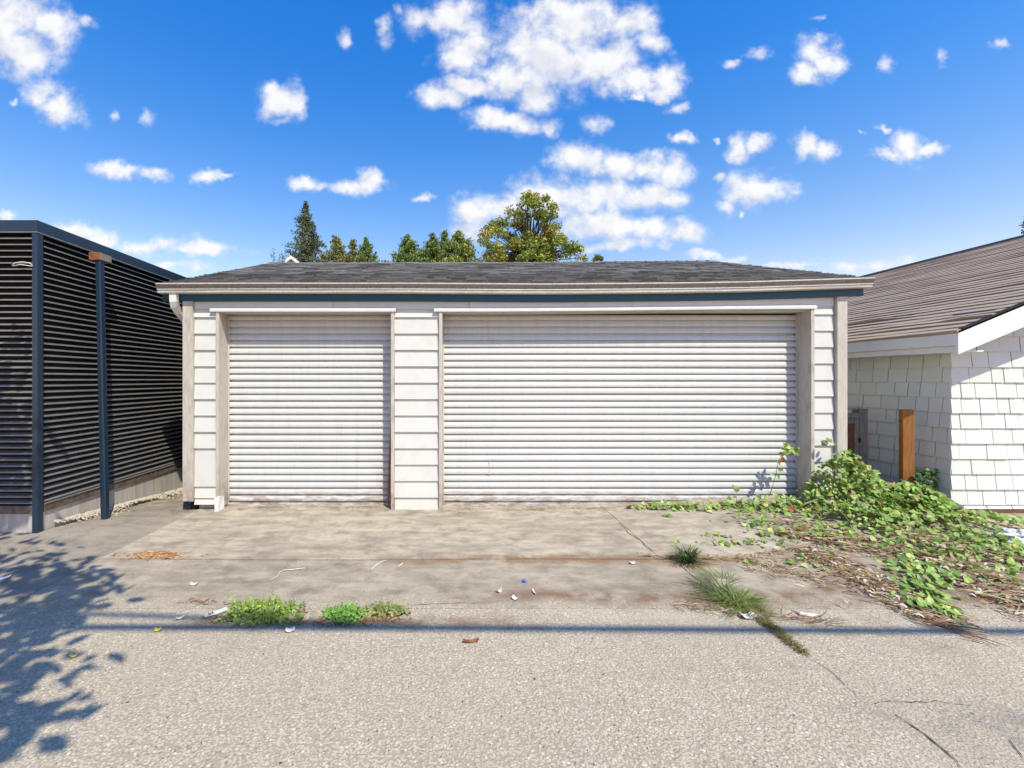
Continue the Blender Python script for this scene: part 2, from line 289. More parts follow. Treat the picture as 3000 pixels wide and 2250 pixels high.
MT = {
 'siding': material('white siding paint', m_siding, .55), 'door': material('white roller door paint', m_door, .42, .45),
 'post': material('weathered grey-beige wood', wood((.54, .50, .435), (.42, .385, .33), .6)), 'oldwood': material('old grey wood', wood((.26, .23, .19), (.16, .145, .12), .4)),
 'cedar': material('stained cedar', wood((.36, .15, .035), (.23, .085, .02))), 'brown': material('brown plank', wood((.19, .085, .04), (.10, .045, .022))),
 'header': material('cream painted header', wood((.62, .58, .52), (.5, .46, .40))),
 'gutter': material('grimy white gutter', m_gutter, .5), 'blue': material('dark blue paint', m_blue, .45), 'roofd': material('dark asphalt shingle', m_roof_dark, .9, .2),
 'rooft': material('taupe asphalt shingle', m_roof_tan, .9, .2), 'wshing': material('pale sage shingle paint', m_wallshingle, .6), 'trim': material('white trim paint', m_trimwhite, .5),
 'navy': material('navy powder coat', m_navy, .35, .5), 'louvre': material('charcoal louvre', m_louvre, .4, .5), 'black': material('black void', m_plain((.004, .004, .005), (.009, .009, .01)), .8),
 'cwall': material('cast concrete', m_concrete_wall, .85), 'beam': material('weathered brown beam', m_plain((.16, .125, .09), (.08, .06, .045), 16), .8), 'rust': material('rusted steel', m_rust, .75),
 'upper': material('brushed driveway concrete', slab('upper'), .9, .25), 'lower': material('worn driveway concrete', slab('lower'), .9, .25), 'side': material('grey asphalt strip', slab('side'), .92, .2),
 'lane': material('exposed aggregate', m_lane, .85, .3), 'soil': material('joint soil', m_soil, .95, .1), 'ground': material('rough ground', m_ground, .95, .1),
 'crack': material('crack dirt', m_plain((.035, .028, .022), (.07, .055, .042), 30), .95, .1),
 'gravel': material('pale gravel', m_plain((.52, .46, .37), (.36, .31, .25), 60), .85), 'paper': material('white paper', m_plain((.70, .67, .60), (.52, .49, .43), 40), .7),
 'blueplastic': material('blue plastic', m_plain((.06, .13, .42), (.09, .18, .5)), .35), 'ink': material('black ink', m_plain((.02, .02, .02), (.03, .03, .03)), .6),
 'bag': material('silvery plastic', m_plain((.72, .74, .78), (.55, .58, .64), 20), .22, .6), 'yellow': material('yellow wrapper', m_plain((.75, .6, .04), (.65, .5, .03)), .4),
 'bark': material('bark', wood((.10, .075, .055), (.055, .042, .032))), 'stem': material('reddish vine stem', m_plain((.17, .085, .045), (.22, .15, .06), 14), .7),
 'greenstem': material('green stem', m_plain((.16, .2, .05), (.22, .17, .07), 14), .6),
 'leaf_o': leafmat('vine leaf', 'object', .25, .42), 'leaf_c': leafmat('foliage', 'attr', .25, .5), 'dry_c': leafmat('dry litter', 'attr', .1, .75),
 'tree_c': leafmat('tree foliage', 'attr', .2, .6), 'cable': material('cable sheath', m_plain((.015, .015, .015), (.02, .02, .02)), .6),
 'drip': material('black drip edge', m_plain((.012, .011, .011), (.02, .019, .018)), .6), 'housewall': material('far cream wall', m_plain((.7, .66, .58), (.62, .58, .5)), .7),
 'glass': material('dark glass', m_plain((.02, .025, .03), (.03, .035, .04)), .1, .6),
}

# ------------------------------------------------------------------ mesh helpers
class MB:
    def __init__(s): s.v = []; s.f = []; s.c = []
    def quadbox(s, p):          # 8 corners, bottom ring then top ring
        b = len(s.v); s.v += [tuple(q) for q in p]
        s.f += [(b, b+3, b+2, b+1), (b+4, b+5, b+6, b+7), (b, b+1, b+5, b+4), (b+1, b+2, b+6, b+5), (b+2, b+3, b+7, b+6), (b+3, b, b+4, b+7)]
    def box(s, x0, x1, y0, y1, z0, z1):
        s.quadbox([(x0, y0, z0), (x1, y0, z0), (x1, y1, z0), (x0, y1, z0), (x0, y0, z1), (x1, y0, z1), (x1, y1, z1), (x0, y1, z1)]); return s
    def sweep(s, rings, closed=True, caps=True):
        n = len(rings[0]); b = len(s.v)
        for r in rings: s.v += [tuple(q) for q in r]
        for i in range(len(rings) - 1):
            for j in range(n if closed else n - 1):
                k = (j + 1) % n; s.f.append((b+i*n+j, b+i*n+k, b+(i+1)*n+k, b+(i+1)*n+j))
        if caps and closed:
            s.f.append(tuple(b + j for j in reversed(range(n)))); s.f.append(tuple(b + (len(rings)-1)*n + j for j in range(n)))
        return s
    def tube(s, pts, rad, n=6):
        pts = [Vector(p) for p in pts]; rings = []
        if not isinstance(rad, (list, tuple)): rad = [rad] * len(pts)
        for i, p in enumerate(pts):
            d = (pts[min(i+1, len(pts)-1)] - pts[max(i-1, 0)]).normalized()
            a = d.cross(Vector((0, 0, 1)) if abs(d.z) < .95 else Vector((1, 0, 0))).normalized(); b2 = d.cross(a)
            rings.append([p + (a*math.cos(2*math.pi*j/n) + b2*math.sin(2*math.pi*j/n)) * rad[i] for j in range(n)])
        return s.sweep(rings)
    def build(s, name, mat, parent=None, smooth=False, col=None):
        me = bpy.data.meshes.new(name); me.from_pydata([tuple(map(float, v)) for v in s.v], [], s.f); me.update()
        if smooth: me.polygons.foreach_set('use_smooth', [True] * len(me.polygons))
        if s.c:
            at = me.color_attributes.new('Col', 'FLOAT_COLOR', 'POINT'); at.data.foreach_set('color', np.asarray(s.c, dtype=np.float32).ravel())
        me.materials.append(MT[mat] if isinstance(mat, str) else mat)
        return link(bpy.data.objects.new(name, me), parent)
def link(o, parent=None):
    C.objects.link(o)
    if parent is not None: o.parent = parent
    return o
def tag(o, label=None, cat=None, group=None, kind=None):
    if label: o['label'] = label
    if cat: o['category'] = cat
    if group: o['group'] = group
    if kind: o['kind'] = kind
    return o
def thing(name, label, cat, loc=(0, 0, 0), group=None):     # Empty at the base; children keep world coordinates
    o = bpy.data.objects.new(name, None); o.empty_display_size = .2; C.objects.link(o); o.location = loc
    THINGS[o.name] = Vector(loc); return tag(o, label, cat, group)
THINGS = {}
def part(o, root):      # parent while keeping world coordinates
    base = Vector((0, 0, 0)); r = root
    o.parent = root; o.matrix_parent_inverse = Matrix.Translation(-world_loc(root)); return o
def world_loc(o):
    return THINGS.get(o.name, Vector((0, 0, 0)))
def pbox(name, mat, root, *b, bevel=0.0):
    m = MB(); m.box(*b); o = m.build(name, mat); part(o, root)
    if bevel: md = o.modifiers.new('bevel', 'BEVEL'); md.width = bevel; md.segments = 2
    return o
def unit_wedge(thin=.35):   # unit board: x, z in 0..1; y = -1 proud at the butt, thinner at the top
    m = MB(); m.quadbox([(0, -1, 0), (1, -1, 0), (1, 0, 0), (0, 0, 0), (0, -thin, 1), (1, -thin, 1), (1, 0, 1), (0, 0, 1)])
    return m
def shared(name, mat, mesh_holder):
    me = mesh_holder.get(name)
    return me

def smooth(a, b, x):
    t = min(1, max(0, (x - a) / (b - a))) if a != b else float(x > a)
    return t * t * (3 - 2 * t)
def H(x, y):        # lie of the ground
    z = 0.0
    z += smooth(-3.25, -3.75, x) * (smooth(3.6, 4.6, y) * .06 - max(0, min(y, 9) - 4.7) * .085)
    z += smooth(1.0, 4.6, x) * smooth(3.4, 5.3, y) * .095
    z += .006 * math.sin(x * 1.7 + .4) * math.sin(y * 2.1) if y < 8 else 0
    return z
def at(px, py, dz=0.0):      # photo pixel -> point on the ground
    d = 3.0
    for _ in range(12):
        x = (px - PX) / F * d; d = F * (CAM_Z - H(x, d) - dz) / (py - PY)
    return Vector(((px - PX) / F * d, d, H((px - PX) / F * d, d) + dz))
def far(px, py, d): return Vector(((px - PX) / F * d, d, CAM_Z + (PY - py) / F * d))

# ================================================================== the setting
def sheet(name, mat, xs, ys, dz, parent=None, jitter=0.0, skirt=.06):
    m = MB(); nx, ny = len(xs), len(ys)
    for j, y in enumerate(ys):
        for i, x in enumerate(xs):
            ex = jitter * math.sin(y * 17 + x) * (1 if i in (0, nx-1) else 0); ey = jitter * (math.sin(x * 9.3 + y) + .6 * math.sin(x * 23)) * (1 if j in (0, ny-1) else 0)
            m.v.append((x + ex, y + ey, H(x, y) + dz))
    for j in range(ny - 1):
        for i in range(nx - 1): a = j*nx+i; m.f.append((a, a+1, a+nx+1, a+nx))
    if skirt:
        ring = list(range(nx)) + [j*nx+nx-1 for j in range(1, ny)] + [(ny-1)*nx+i for i in range(nx-2, -1, -1)] + [j*nx for j in range(ny-2, 0, -1)]
        b = len(m.v); m.v += [(m.v[k][0], m.v[k][1], m.v[k][2] - skirt) for k in ring]; n = len(ring)
        for k in range(n): q = (k+1) % n; m.f.append((ring[q], ring[k], b+k, b+q))
    return m.build(name, mat, parent, smooth=False)
lin = lambda a, b, st: list(np.linspace(a, b, max(2, int(round((b - a) / st)) + 1)))
gx = [-600, -200, -80, -40, -20, -12] + lin(-9, 12, .5) + [16, 24, 45, 90, 200, 600]; gy = [-300, -100, -40, -15, -8] + lin(-4, 14, .5) + [18, 26, 40, 70, 150, 300, 900]
tag(sheet('ground', 'ground', gx, gy, -.07, skirt=0), kind='structure')
JL = 2.12; JD = 1.90; Y0 = 3.17; Y1 = 4.03; XL = -3.2
drv = tag(sheet('driveway', 'soil', [-14, -11, -8, -6] + lin(-4.6, 12, .2), lin(3.0, 7.6, .2), -.03, skirt=.05), kind='structure')
for (x0, x1, y0, y1, mt, dz) in ((XL, JD-.004, Y1+.006, 5.86, 'upper', .008), (JD+.004, 12, Y1+.006, 7.5, 'upper', .006), (XL, JD+.1, Y0+.003, Y1-.006, 'lower', .002), (JD+.108, 12, Y0+.003, Y1-.006, 'lower', .0015)):
    sheet('slab', mt, lin(x0, x1, .12), lin(y0, y1, .12), dz, drv, jitter=.0)
sheet('asphalt_strip', 'side', lin(-4.25, XL-.01, .12), lin(Y0+.003, 9.0, .15), .001, drv, jitter=.0)
sheet('asphalt_strip', 'side', [-14, -11, -8, -6] + lin(-5, -4.252, .15), lin(Y0+.003, 4.62, .15), .0, drv, jitter=.0)
lane = tag(sheet('lane', 'soil', lin(-40, 40, 4), lin(-5, 3.2, .4), -.02, skirt=.04), kind='structure')
sheet('slab', 'lane', [-40, -20, -10] + lin(-6, JL-.001, .2), lin(-5, Y0, .2), .0, lane, jitter=.0)
sheet('slab', 'lane', lin(JL+.001, 8, .2) + [12, 20, 40], lin(-5, Y0, .2), -.001, lane, jitter=.0)
def crack(pts, wd, parent, dz=.010):
    m = MB(); P3 = []
    for i in range(len(pts) - 1):
        a, b = Vector(pts[i]), Vector(pts[i+1]); n = max(2, int((b-a).length / .03))
        for k in range(n): P3.append(a.lerp(b, k/n))
    L = []; R = []; wob = 0; wb2 = 0
    for i, p in enumerate(P3):
        d = (P3[min(i+1, len(P3)-1)] - P3[max(0, i-1)]).normalized(); nrm = Vector((-d.y, d.x, 0)); wob = wob*.8 + random.gauss(0, .006)
        q = p + nrm * wob; ww = wd * random.uniform(.25, 1.3) * (1 - .85 * (i/len(P3))**3)
        L.append(q + nrm*ww/2); R.append(q - nrm*ww/2)
    for a, b in zip(L, R): m.v += [(a.x, a.y, H(a.x, a.y)+dz), (b.x, b.y, H(b.x, b.y)+dz)]
    for i in range(len(L)-1): m.f.append((2*i, 2*i+1, 2*i+3, 2*i+2))
    return m.build('crack', 'crack', parent)
def gp(*pts): return [at(x, y) for x, y in pts]
crack(gp((1815, 1535), (1840, 1560), (1880, 1590), (1915, 1625)), .012, drv)
crack(gp((2365, 1925), (2440, 1975), (2520, 2040), (2580, 2080)), .0035, lane, .004)
crack(gp((2620, 2095), (2700, 2150), (2790, 2230), (2830, 2270)), .008, lane, .004)
crack(gp((2560, 2060), (2740, 2055), (2860, 2070), (3010, 2100)), .004, lane, .004)
crack(gp((2960, 2170), (2990, 2210), (3020, 2240)), .004, lane, .004)
crack(gp((1000, 1790), (1250, 1775), (1500, 1765)), .004, lane, .008)

# ================================================================== the garage
YF = 5.56; YD = 5.78
garage = thing('garage', 'low white garage with one narrow and one wide roller door under a dark shingle roof', 'garage', (0.8, YF, 0))
def tilt(x): return .036 * smooth(0, 4.8, x)
def sag(x): return float(np.interp(x, [-3.7, -2.5, -.5, 1.1, 2.8, 3.6, 5.2], [-.004, 0, 0, -.011, .004, .017, .068]))
GX0, GX1 = -3.357, 4.918; OP = [(-2.913, -.766), (-.124, 4.478)]
YB = 11.55
for b in ((GX0+.03, GX0+.15, 5.86, YB, 0, 2.62), (GX1-.15, GX1-.03, 5.86, YB, 0, 2.62), (GX0+.03, GX1-.03, YB, YB+.12, 0, 2.62), (GX0+.02, GX1-.02, 5.60, 5.86, 2.50, 2.63),
          (GX0+.05, OP[0][0]-.038, 5.585, 5.86, .10, 2.5), (OP[0][1]+.043, OP[1][0]-.043, 5.585, 5.86, .0, 2.5), (OP[1][1]+.043, GX1-.03, 5.585, 5.86, .0, 2.5)):
    pbox('wall', 'siding', garage, *b)
pbox('plinth', 'cwall', garage, GX0+.14, OP[0][0]-.05, 5.64, 5.84, -.02, .10); pbox('foundation_void', 'black', garage, GX0+.06, GX0+.13, 5.60, 5.84, -.02, .13)
pbox('concrete_floor', 'cwall', garage, GX0+.03, GX1-.03, 5.862, YB, -.03, .012)
# siding boards, each a wedge that casts its own butt shadow
WEDGE = unit_wedge(.3).build('siding_board', 'siding'); wedge_me = WEDGE.data; bpy.data.objects.remove(WEDGE)
def board(root, name, me, loc, scale, rotz=0.0, rot=None):
    o = bpy.data.objects.new(name, me); C.objects.link(o)
    o.parent = root; o.matrix_parent_inverse = Matrix.Translation(-world_loc(root)); o.location = loc; o.scale = scale
    o.rotation_euler = rot if rot else (0, 0, rotz); return o
EXP = .2053
for (x0, x1, side) in ((GX0+.125, OP[0][0]-.040, 'l'), (OP[0][1]+.045, OP[1][0]-.045, 'm'), (OP[1][1]+.045, GX1-.134, 'r')):
    tops = [2.416 - EXP * k for k in range(13)]
    if side == 'l': tops = tops[:9] + [.293, .15]
    zs = [2.52] + tops
    for k in range(len(zs)):
        zt = zs[k]; zb = zs[k+1] if k + 1 < len(zs) else (.068 if side == 'l' else max(.0, zs[k] - EXP))
        if zb < 0: zb = 0.004
        if zt - zb < .03: continue
        tz = tilt((x0 + x1) / 2) if zb > .05 else 0
        jx = random.uniform(-.002, .002)
        board(garage, 'siding_board', wedge_me, (x0 + jx, 5.585, zb + tz + .0035), (x1 - x0, random.uniform(.026, .031), zt - zb - .003 + (tz if zb <= .05 else 0)), rot=(0, random.uniform(-.0016, .0016), 0))
# corner posts, jambs, headers
pbox('corner_post', 'post', garage, GX0, GX0+.122, 5.52, 5.66, .122, 2.632, bevel=.004)
pbox('corner_post', 'post', garage, GX1-.126, GX1, 5.52, 5.66, .0, 2.672, bevel=.004)
for x0, x1, zb in ((OP[0][0]-.038, OP[0][0], .02), (OP[0][1], OP[0][1]+.043, .0), (OP[1][0]-.043, OP[1][0], .0), (OP[1][1], OP[1][1]+.043, .0)):
    pbox('door_jamb', 'post', garage, x0, x1, 5.535, 5.83, zb, 2.497 + tilt(x0), bevel=.003)
m = MB(); m.quadbox([(-2.945, 5.50, .0), (-2.905, 5.50, .0), (-2.885, 5.62, .01), (-2.95, 5.62, .01), (-2.957, 5.515, .17), (-2.895, 5.515, .19), (-2.89, 5.62, .17), (-2.957, 5.62, .16)])
o = part(m.build('jamb_patch', 'trim'), garage); o['label'] = 'crumpled white metal patch at the foot of the jamb'
def xbeam(name, mat, x0, x1, prof, zfun, root=garage, step=.3):      # profile (y, z) swept along X, following a sag
    m = MB(); m.sweep([[(x, y, z + zfun(x)) for y, z in prof] for x in lin(x0, x1, step)]); return part(m.build(name, mat), root)
for x0, x1 in OP:
    xbeam('door_header', 'header', x0+.001, x1-.001, [(5.545, 2.478), (5.80, 2.478), (5.80, 2.506), (5.545, 2.506)], tilt)
    xbeam('drip_cap', 'trim', x0-.105, x1+.062, [(5.522, 2.484), (5.55, 2.490), (5.55, 2.527), (5.538, 2.527), (5.518, 2.510)], tilt)
for x0, x1, dy in ((-3.23, -1.497, 0), (-1.494, .213, .006), (.217, 3.955, -.003), (3.958, 4.783, .007)):
    xbeam('frieze_board', 'siding', x0, x1, [(5.555+dy, 2.520), (5.595, 2.520), (5.595, 2.66), (5.558+dy, 2.66)], lambda x: tilt(x)*.9)
# roller doors
def roller(x0, x1, label):
    door = part(MB().box(x0+.002, x1-.002, 5.807, 5.818, .0, 2.48).build('roller_door', 'door'), garage); door['label'] = label
    pr = [(.014, 0), (.014, .0215), (-.014, .0215), (-.0195, .0235), (-.021, .028), (-.021, .046), (-.0175, .062), (-.011, .076), (-.005, .0869), (.018, .0869), (.018, 0)]
    mm = MB(); mm.sweep([[(x, y, z) for y, z in pr] for x in (x0+.002, x1-.002)]); me = mm.build('slat', 'door'); data = me.data; bpy.data.objects.remove(me)
    k = 0; z = .040
    while z + .087 < 2.5:
        o = bpy.data.objects.new('slat', data); C.objects.link(o); o.parent = door
        o.location = (random.uniform(-.001, .001), 5.785 + random.uniform(-.0012, .0012), z); o.rotation_euler = (random.gauss(0, .022), random.gauss(0, .0007), 0); z += .08705
    b = MB().box(x0+.004, x1-.004, 5.752, 5.792, .006, .037).build('bottom_bar', 'door'); b.parent = door
    g = MB().box(x0+.001, x0+.02, 5.76, 5.768, 0, 2.47).build('guide_rail', 'post'); g.parent = door
    g = MB().box(x1-.02, x1-.001, 5.76, 5.768, 0, 2.47).build('guide_rail', 'post'); g.parent = door
    return door
roller(*OP[0], 'narrow white roller door with rust along its foot'); big = roller(*OP[1], 'wide white roller door with a scratch low on its left')
# scratch on the wide door: thin peeled ribbon
m = MB(); pts = [(1440, 1340), (1433, 1352), (1434, 1368), (1436, 1380), (1430, 1388), (1438, 1394)]
P3 = [far(x, y, 5.764) for x, y in pts]; m.tube(P3, [.003, .004, .003, .003, .006, .002], 5); o = m.build('scratch', 'post'); o.parent = big
# roof
EY, EZ, RY, RZ = 5.42, 2.815, 8.74, 3.937; RX0, RX1 = -3.607, 5.141
sl = (RZ - EZ) / (RY - EY); slope = Vector((0, RY-EY, RZ-EZ)); SL = slope.length; su = slope / SL; sn = Vector((0, -su.z, su.y))
def rz(x, t): return sag(x) * (1 - t) + float(np.interp(x, [-3.7, 1, 5.2], [-.01, -.004, .03])) * t
m = MB(); XS = lin(RX0+.02, RX1-.02, .3)
for (ya, za, yb, zb) in ((EY, EZ-.02, RY, RZ-.02), (2*RY-EY, EZ-.02, RY, RZ-.02)):
    b = len(m.v)
    for x in XS: m.v += [(x, ya, za + rz(x, 0)), (x, yb, zb + rz(x, 1)), (x, yb, zb - .05 + rz(x, 1)), (x, ya, za - .05 + rz(x, 0))]
    for i in range(len(XS)-1):
        for j in range(4): a, k2 = b+4*i+j, b+4*i+(j+1) % 4; m.f.append((a, k2, k2+4, a+4))
    m.f += [(b, b+1, b+2, b+3), tuple(b+4*(len(XS)-1)+k for k in (3, 2, 1, 0))]
roof = part(m.build('roof', 'roofd'), garage)
EXPR = .138; far_m = MB(); n_ind = 0; ncourse = int(SL / EXPR)
tab = MB(); tab.quadbox([(0, 0, 0), (1, 0, 0), (1, 1, 0), (0, 1, 0), (0, 0, 1), (1, 0, 1), (1, 1, .25), (0, 1, .25)]); tab_o = tab.build('shingle', 'roofd'); tab_me = tab_o.data; bpy.data.objects.remove(tab_o)
for k in range(ncourse + 1):
    x = RX0 - random.uniform(0, .25)
    while x < RX1:
        wd = random.choice((.17, .22, .28, .33, .4)); a, b = max(x, RX0), min(x + wd - .004, RX1); x += wd
        if b - a < .03: continue
        t0 = k * EXPR - .02 + random.uniform(-.006, .004); th = random.choice((.007, .011, .016)); ln = EXPR * 1.12
        o = Vector((a, EY, EZ)) + su * t0; o.z += rz((a+b)/2, min(1, t0/SL)) - .016
        if n_ind < 290:
            ob = bpy.data.objects.new('shingle', tab_me); C.objects.link(ob); ob.parent = roof; ob.location = o; ob.scale = (b-a, ln, th + .012)
            ob.rotation_euler = (math.atan2(su.z, su.y), math.atan2(rz(a, t0/SL) - rz(b, t0/SL), b-a), 0); n_ind += 1
        else:
            c0 = [o, o + Vector((b-a, 0, 0)), o + Vector((b-a, 0, 0)) + su*ln, o + su*ln]
            far_m.quadbox(c0 + [c0[0] + sn*(th+.012), c0[1] + sn*(th+.012), c0[2] + sn*.014, c0[3] + sn*.014])
fo = far_m.build('shingle_field', 'roofd'); fo.parent = roof; fo['kind'] = 'stuff'
m = MB()
x = RX0
while x < RX1 - .05:
    wd = .2; z = RZ + .004 + rz(x, 1); e = random.uniform(0, .006)
    m.quadbox([(x, RY-.13, z-.045), (x+.21, RY-.13, z-.045), (x+.21, RY+.13, z-.045), (x, RY+.13, z-.045), (x, RY-.02, z+.012+e), (x+.21, RY-.02, z+.004), (x+.21, RY+.02, z+.004), (x, RY+.02, z+.012+e)]); x += wd
cap = m.build('ridge_cap', 'roofd'); cap.parent = roof
# gable ends
for xg in (GX0+.04, GX1-.10):
    m = MB(); m.sweep([[(xx, 5.6, 2.6), (xx, 2*RY-5.6, 2.6), (xx, RY, 3.80)] for xx in (xg, xg+.06)]); part(m.build('gable_wall', 'siding'), garage)
# fascia and gutter
xbeam('fascia_board', 'blue', -3.60, 5.11, [(5.515, 2.614), (5.55, 2.614), (5.55, 2.79), (5.515, 2.79)], sag)
xbeam('soffit_board', 'blue', -3.58, 5.09, [(5.55, 2.664), (5.60, 2.664), (5.60, 2.68), (5.55, 2.68)], lambda x: sag(x)*.8)
gp_ = [(5.512, 2.70), (5.44, 2.70), (5.425, 2.705), (5.422, 2.734), (5.414, 2.741), (5.418, 2.752), (5.404, 2.772), (5.392, 2.796), (5.386, 2.803), (5.386, 2.815), (5.396, 2.816), (5.398, 2.804), (5.41, 2.79), (5.424, 2.76), (5.428, 2.712), (5.508, 2.712), (5.508, 2.80), (5.512, 2.80)]
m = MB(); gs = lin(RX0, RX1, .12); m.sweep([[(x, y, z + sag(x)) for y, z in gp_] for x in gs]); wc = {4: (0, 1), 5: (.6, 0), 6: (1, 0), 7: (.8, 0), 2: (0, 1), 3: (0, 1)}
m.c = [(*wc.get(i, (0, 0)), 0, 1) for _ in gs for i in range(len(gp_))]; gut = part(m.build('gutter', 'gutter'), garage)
for xe in (RX0, RX1-.004):
    m = MB(); m.sweep([[(xx, y, z + sag(xx)) for y, z in gp_[:10] + [(5.512, 2.815)]] for xx in (xe-.001, xe+.005)]); e = m.build('end_cap', 'gutter'); e.parent = gut
# downspout elbow at the left end
dsp = MB(); path = [(-3.43, 5.47, 2.705), (-3.43, 5.475, 2.60), (-3.435, 5.50, 2.545), (-3.425, 5.58, 2.47), (-3.415, 5.68, 2.40), (-3.41, 5.72, 2.34), (-3.41, 5.72, .2)]
rings = []
for i, (x, y, z) in enumerate(path):
    a, b = Vector(path[max(0, i-1)]), Vector(path[min(len(path)-1, i+1)]); d = (b-a).normalized(); fw = Vector((1, 0, 0)); up = d.cross(fw).normalized()
    rings.append([Vector((x, y, z)) + fw*sx*.042 + up*sy*.03 for sx, sy in ((-1, -1), (1, -1), (1, 1), (-1, 1))])
dsp.sweep(rings); dn = part(dsp.build('downspout', 'trim'), garage)
m = MB()
for k in range(9):
    t = k/8; z = 2.60 - t*.15; y = 5.475 + t*t*.10; m.box(-3.391, -3.384, y-.028, y+.028, z, z+.007)
e = m.build('elbow_crimp', 'post'); e.parent = dn
# rusty rod leaning in the reveal of the narrow door
m = MB(); m.tube([far(1138, 1478, 5.63), far(1140, 1400, 5.655), far(1143, 1310, 5.69), far(1147, 1222, 5.735)], [.014, .013, .011, .008], 6)
tag(m.build('rusty_rod', 'rust'), 'thin rusty rod leaning in the right edge of the narrow roller door', 'rod')

# ================================================================== louvred building on the left
LX, LY = -4.265, 4.56; LZ0, LZ1 = .345, 3.15
lb = thing('louvred_building', 'dark building clad in horizontal charcoal louvres with a navy roof band', 'building', (LX-2.5, 8, 0))
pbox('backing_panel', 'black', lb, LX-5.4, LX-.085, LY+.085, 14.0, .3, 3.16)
pbox('roof_deck', 'navy', lb, LX-5.4, LX-.03, LY+.03, 14.0, 3.162, 3.22)
PITCH = .0635
sb = MB(); sb.quadbox([(-1, .0, 0), (0, .0, 0), (0, .062, .020), (-1, .062, .020), (-1, .001, .013), (0, .001, .013), (0, .062, .030), (-1, .062, .030)])
so = sb.build('louvre_slat', 'louvre'); slat_me = so.data; bpy.data.objects.remove(so)
z = LZ0 + .012; k = 0
while z < LZ1 - .03:
    # front run, side run between posts, side run beyond
    o = board(lb, 'louvre_slat', slat_me, (LX-.055, LY+.012, z), (5.0, 1, 1), rot=(0, random.gauss(0, .0003), 0))
    for (ya, yb) in ((LY+.085, LY+3.0), (LY+3.02, LY+8.5)):
        o = board(lb, 'louvre_slat', slat_me, (LX-.012, yb, z), (yb-ya, 1, 1), rot=(0, random.gauss(0, .0012 if k < 9 else .0004), math.pi/2))
    z += PITCH; k += 1
pbox('roof_band', 'navy', lb, LX-5.4, LX+.004, LY-.004, LY+.03, 3.157, 3.276); pbox('roof_band', 'navy', lb, LX-.03, LX+.004, LY+.0305, 8.05, 3.157, 3.2755); pbox('roof_band', 'navy', lb, LX-.03, LX+.002, 8.056, 14.0, 3.157, 3.2745)
pbox('flashing_strip', 'louvre', lb, LX-5.4, LX+.012, LY-.012, LY+.004, 3.146, 3.156); pbox('flashing_strip', 'louvre', lb, LX-.02, LX+.012, LY+.0045, 14, 3.146, 3.156)
pbox('corner_post', 'navy', lb, LX-.05, LX+.006, LY-.006, LY+.062, .0, 3.145, bevel=.004)
pbox('sill_beam', 'beam', lb, LX-.06, LX+.0, LY+.085, 14, .255, .335); pbox('sill_beam', 'beam', lb, LX-5.4, LX-.052, LY+.004, LY+.06, .255, .335)
pbox('sill_flashing', 'louvre', lb, LX-.06, LX+.010, LY+.085, 14, .3355, .344)
for ya, yb in ((LY+.02, 5.93), (5.935, 8.2), (8.205, 14)): pbox('concrete_base', 'cwall', lb, LX-.3, LX-.018, ya, yb, -.6, .2545)
pbox('concrete_base', 'cwall', lb, LX-5.4, LX-.301, LY+.022, LY+.3, -.3, .2545)
m = MB(); m.tube([far(35, 778, 4.54), far(45, 770, 4.53), far(65, 767, 4.53), (far(85, 770, 4.53)), far(96, 777, 4.54)], .004, 6); m.tube([far(38, 779, 4.535), far(60, 775, 4.53), far(95, 780, 4.535)], .004, 6)
part(m.build('cable_loop', 'trim', smooth=True), lb)
pole = thing('steel_pole', 'slim navy steel pole with a rusty box on top beside the louvred wall', 'pole', (-4.02, 5.14, H(-4.02, 5.14)))
b0, t0 = Vector((-4.02, 5.14, H(-4.02, 5.14) - .02)), far(292, 764, 5.14)
m = MB(); m.sweep([[Vector((p.x + sx*.030, p.y + sy*.036, p.z)) for sx, sy in ((-1, -1), (1, -1), (1, 1), (-1, 1))] for p in (b0, b0.lerp(t0, .5), t0)])
o = part(m.build('shaft', 'navy'), pole); md = o.modifiers.new('bevel', 'BEVEL'); md.width = .012; md.segments = 3
pbox('cap_box', 'rust', pole, t0.x-.088, t0.x+.032, t0.y-.05, t0.y+.13, t0.z-.002, t0.z+.088, bevel=.004); pbox('cap_box', 'oldwood', pole, t0.x+.034, t0.x+.046, t0.y-.04, t0.y+.12, t0.z+.004, t0.z+.080)
# gravel strip at its foot
ico = [(0, 0, -1), (.72, -.53, -.45), (-.28, -.85, -.45), (-.89, 0, -.45), (-.28, .85, -.45), (.72, .53, -.45), (.28, -.85, .45), (-.72, -.53, .45), (-.72, .53, .45), (.28, .85, .45), (.89, 0, .45), (0, 0, 1)]
icf = [(0,1,2),(1,0,5),(0,2,3),(0,3,4),(0,4,5),(1,5,10),(2,1,6),(3,2,7),(4,3,8),(5,4,9),(1,10,6),(2,6,7),(3,7,8),(4,8,9),(5,9,10),(6,10,11),(7,6,11),(8,7,11),(9,8,11),(10,9,11)]
m = MB()
for i in range(1900):
    y = random.uniform(4.75, 7.6); wd = .055 + .03 * math.sin(y * 5); x = LX + .0 + abs(random.gauss(0, wd)); r = random.uniform(.006, .015); b = len(m.v); rz_ = random.uniform(0, 6)
    zz = H(x, y) + .008 + max(0, .06 - (x - LX) * .35)
    cr, sr = math.cos(rz_), math.sin(rz_); e = random.uniform(.55, .8)
    m.v += [(x + r*(a*cr - c*sr*.8), y + r*(a*sr + c*cr*.8), zz + r*e*d) for a, c, d in ico]; m.f += [tuple(b+q for q in f) for f in icf]
tag(m.build('gravel', 'gravel'), 'pale loose gravel along the foot of the louvred wall', 'gravel', kind='stuff')

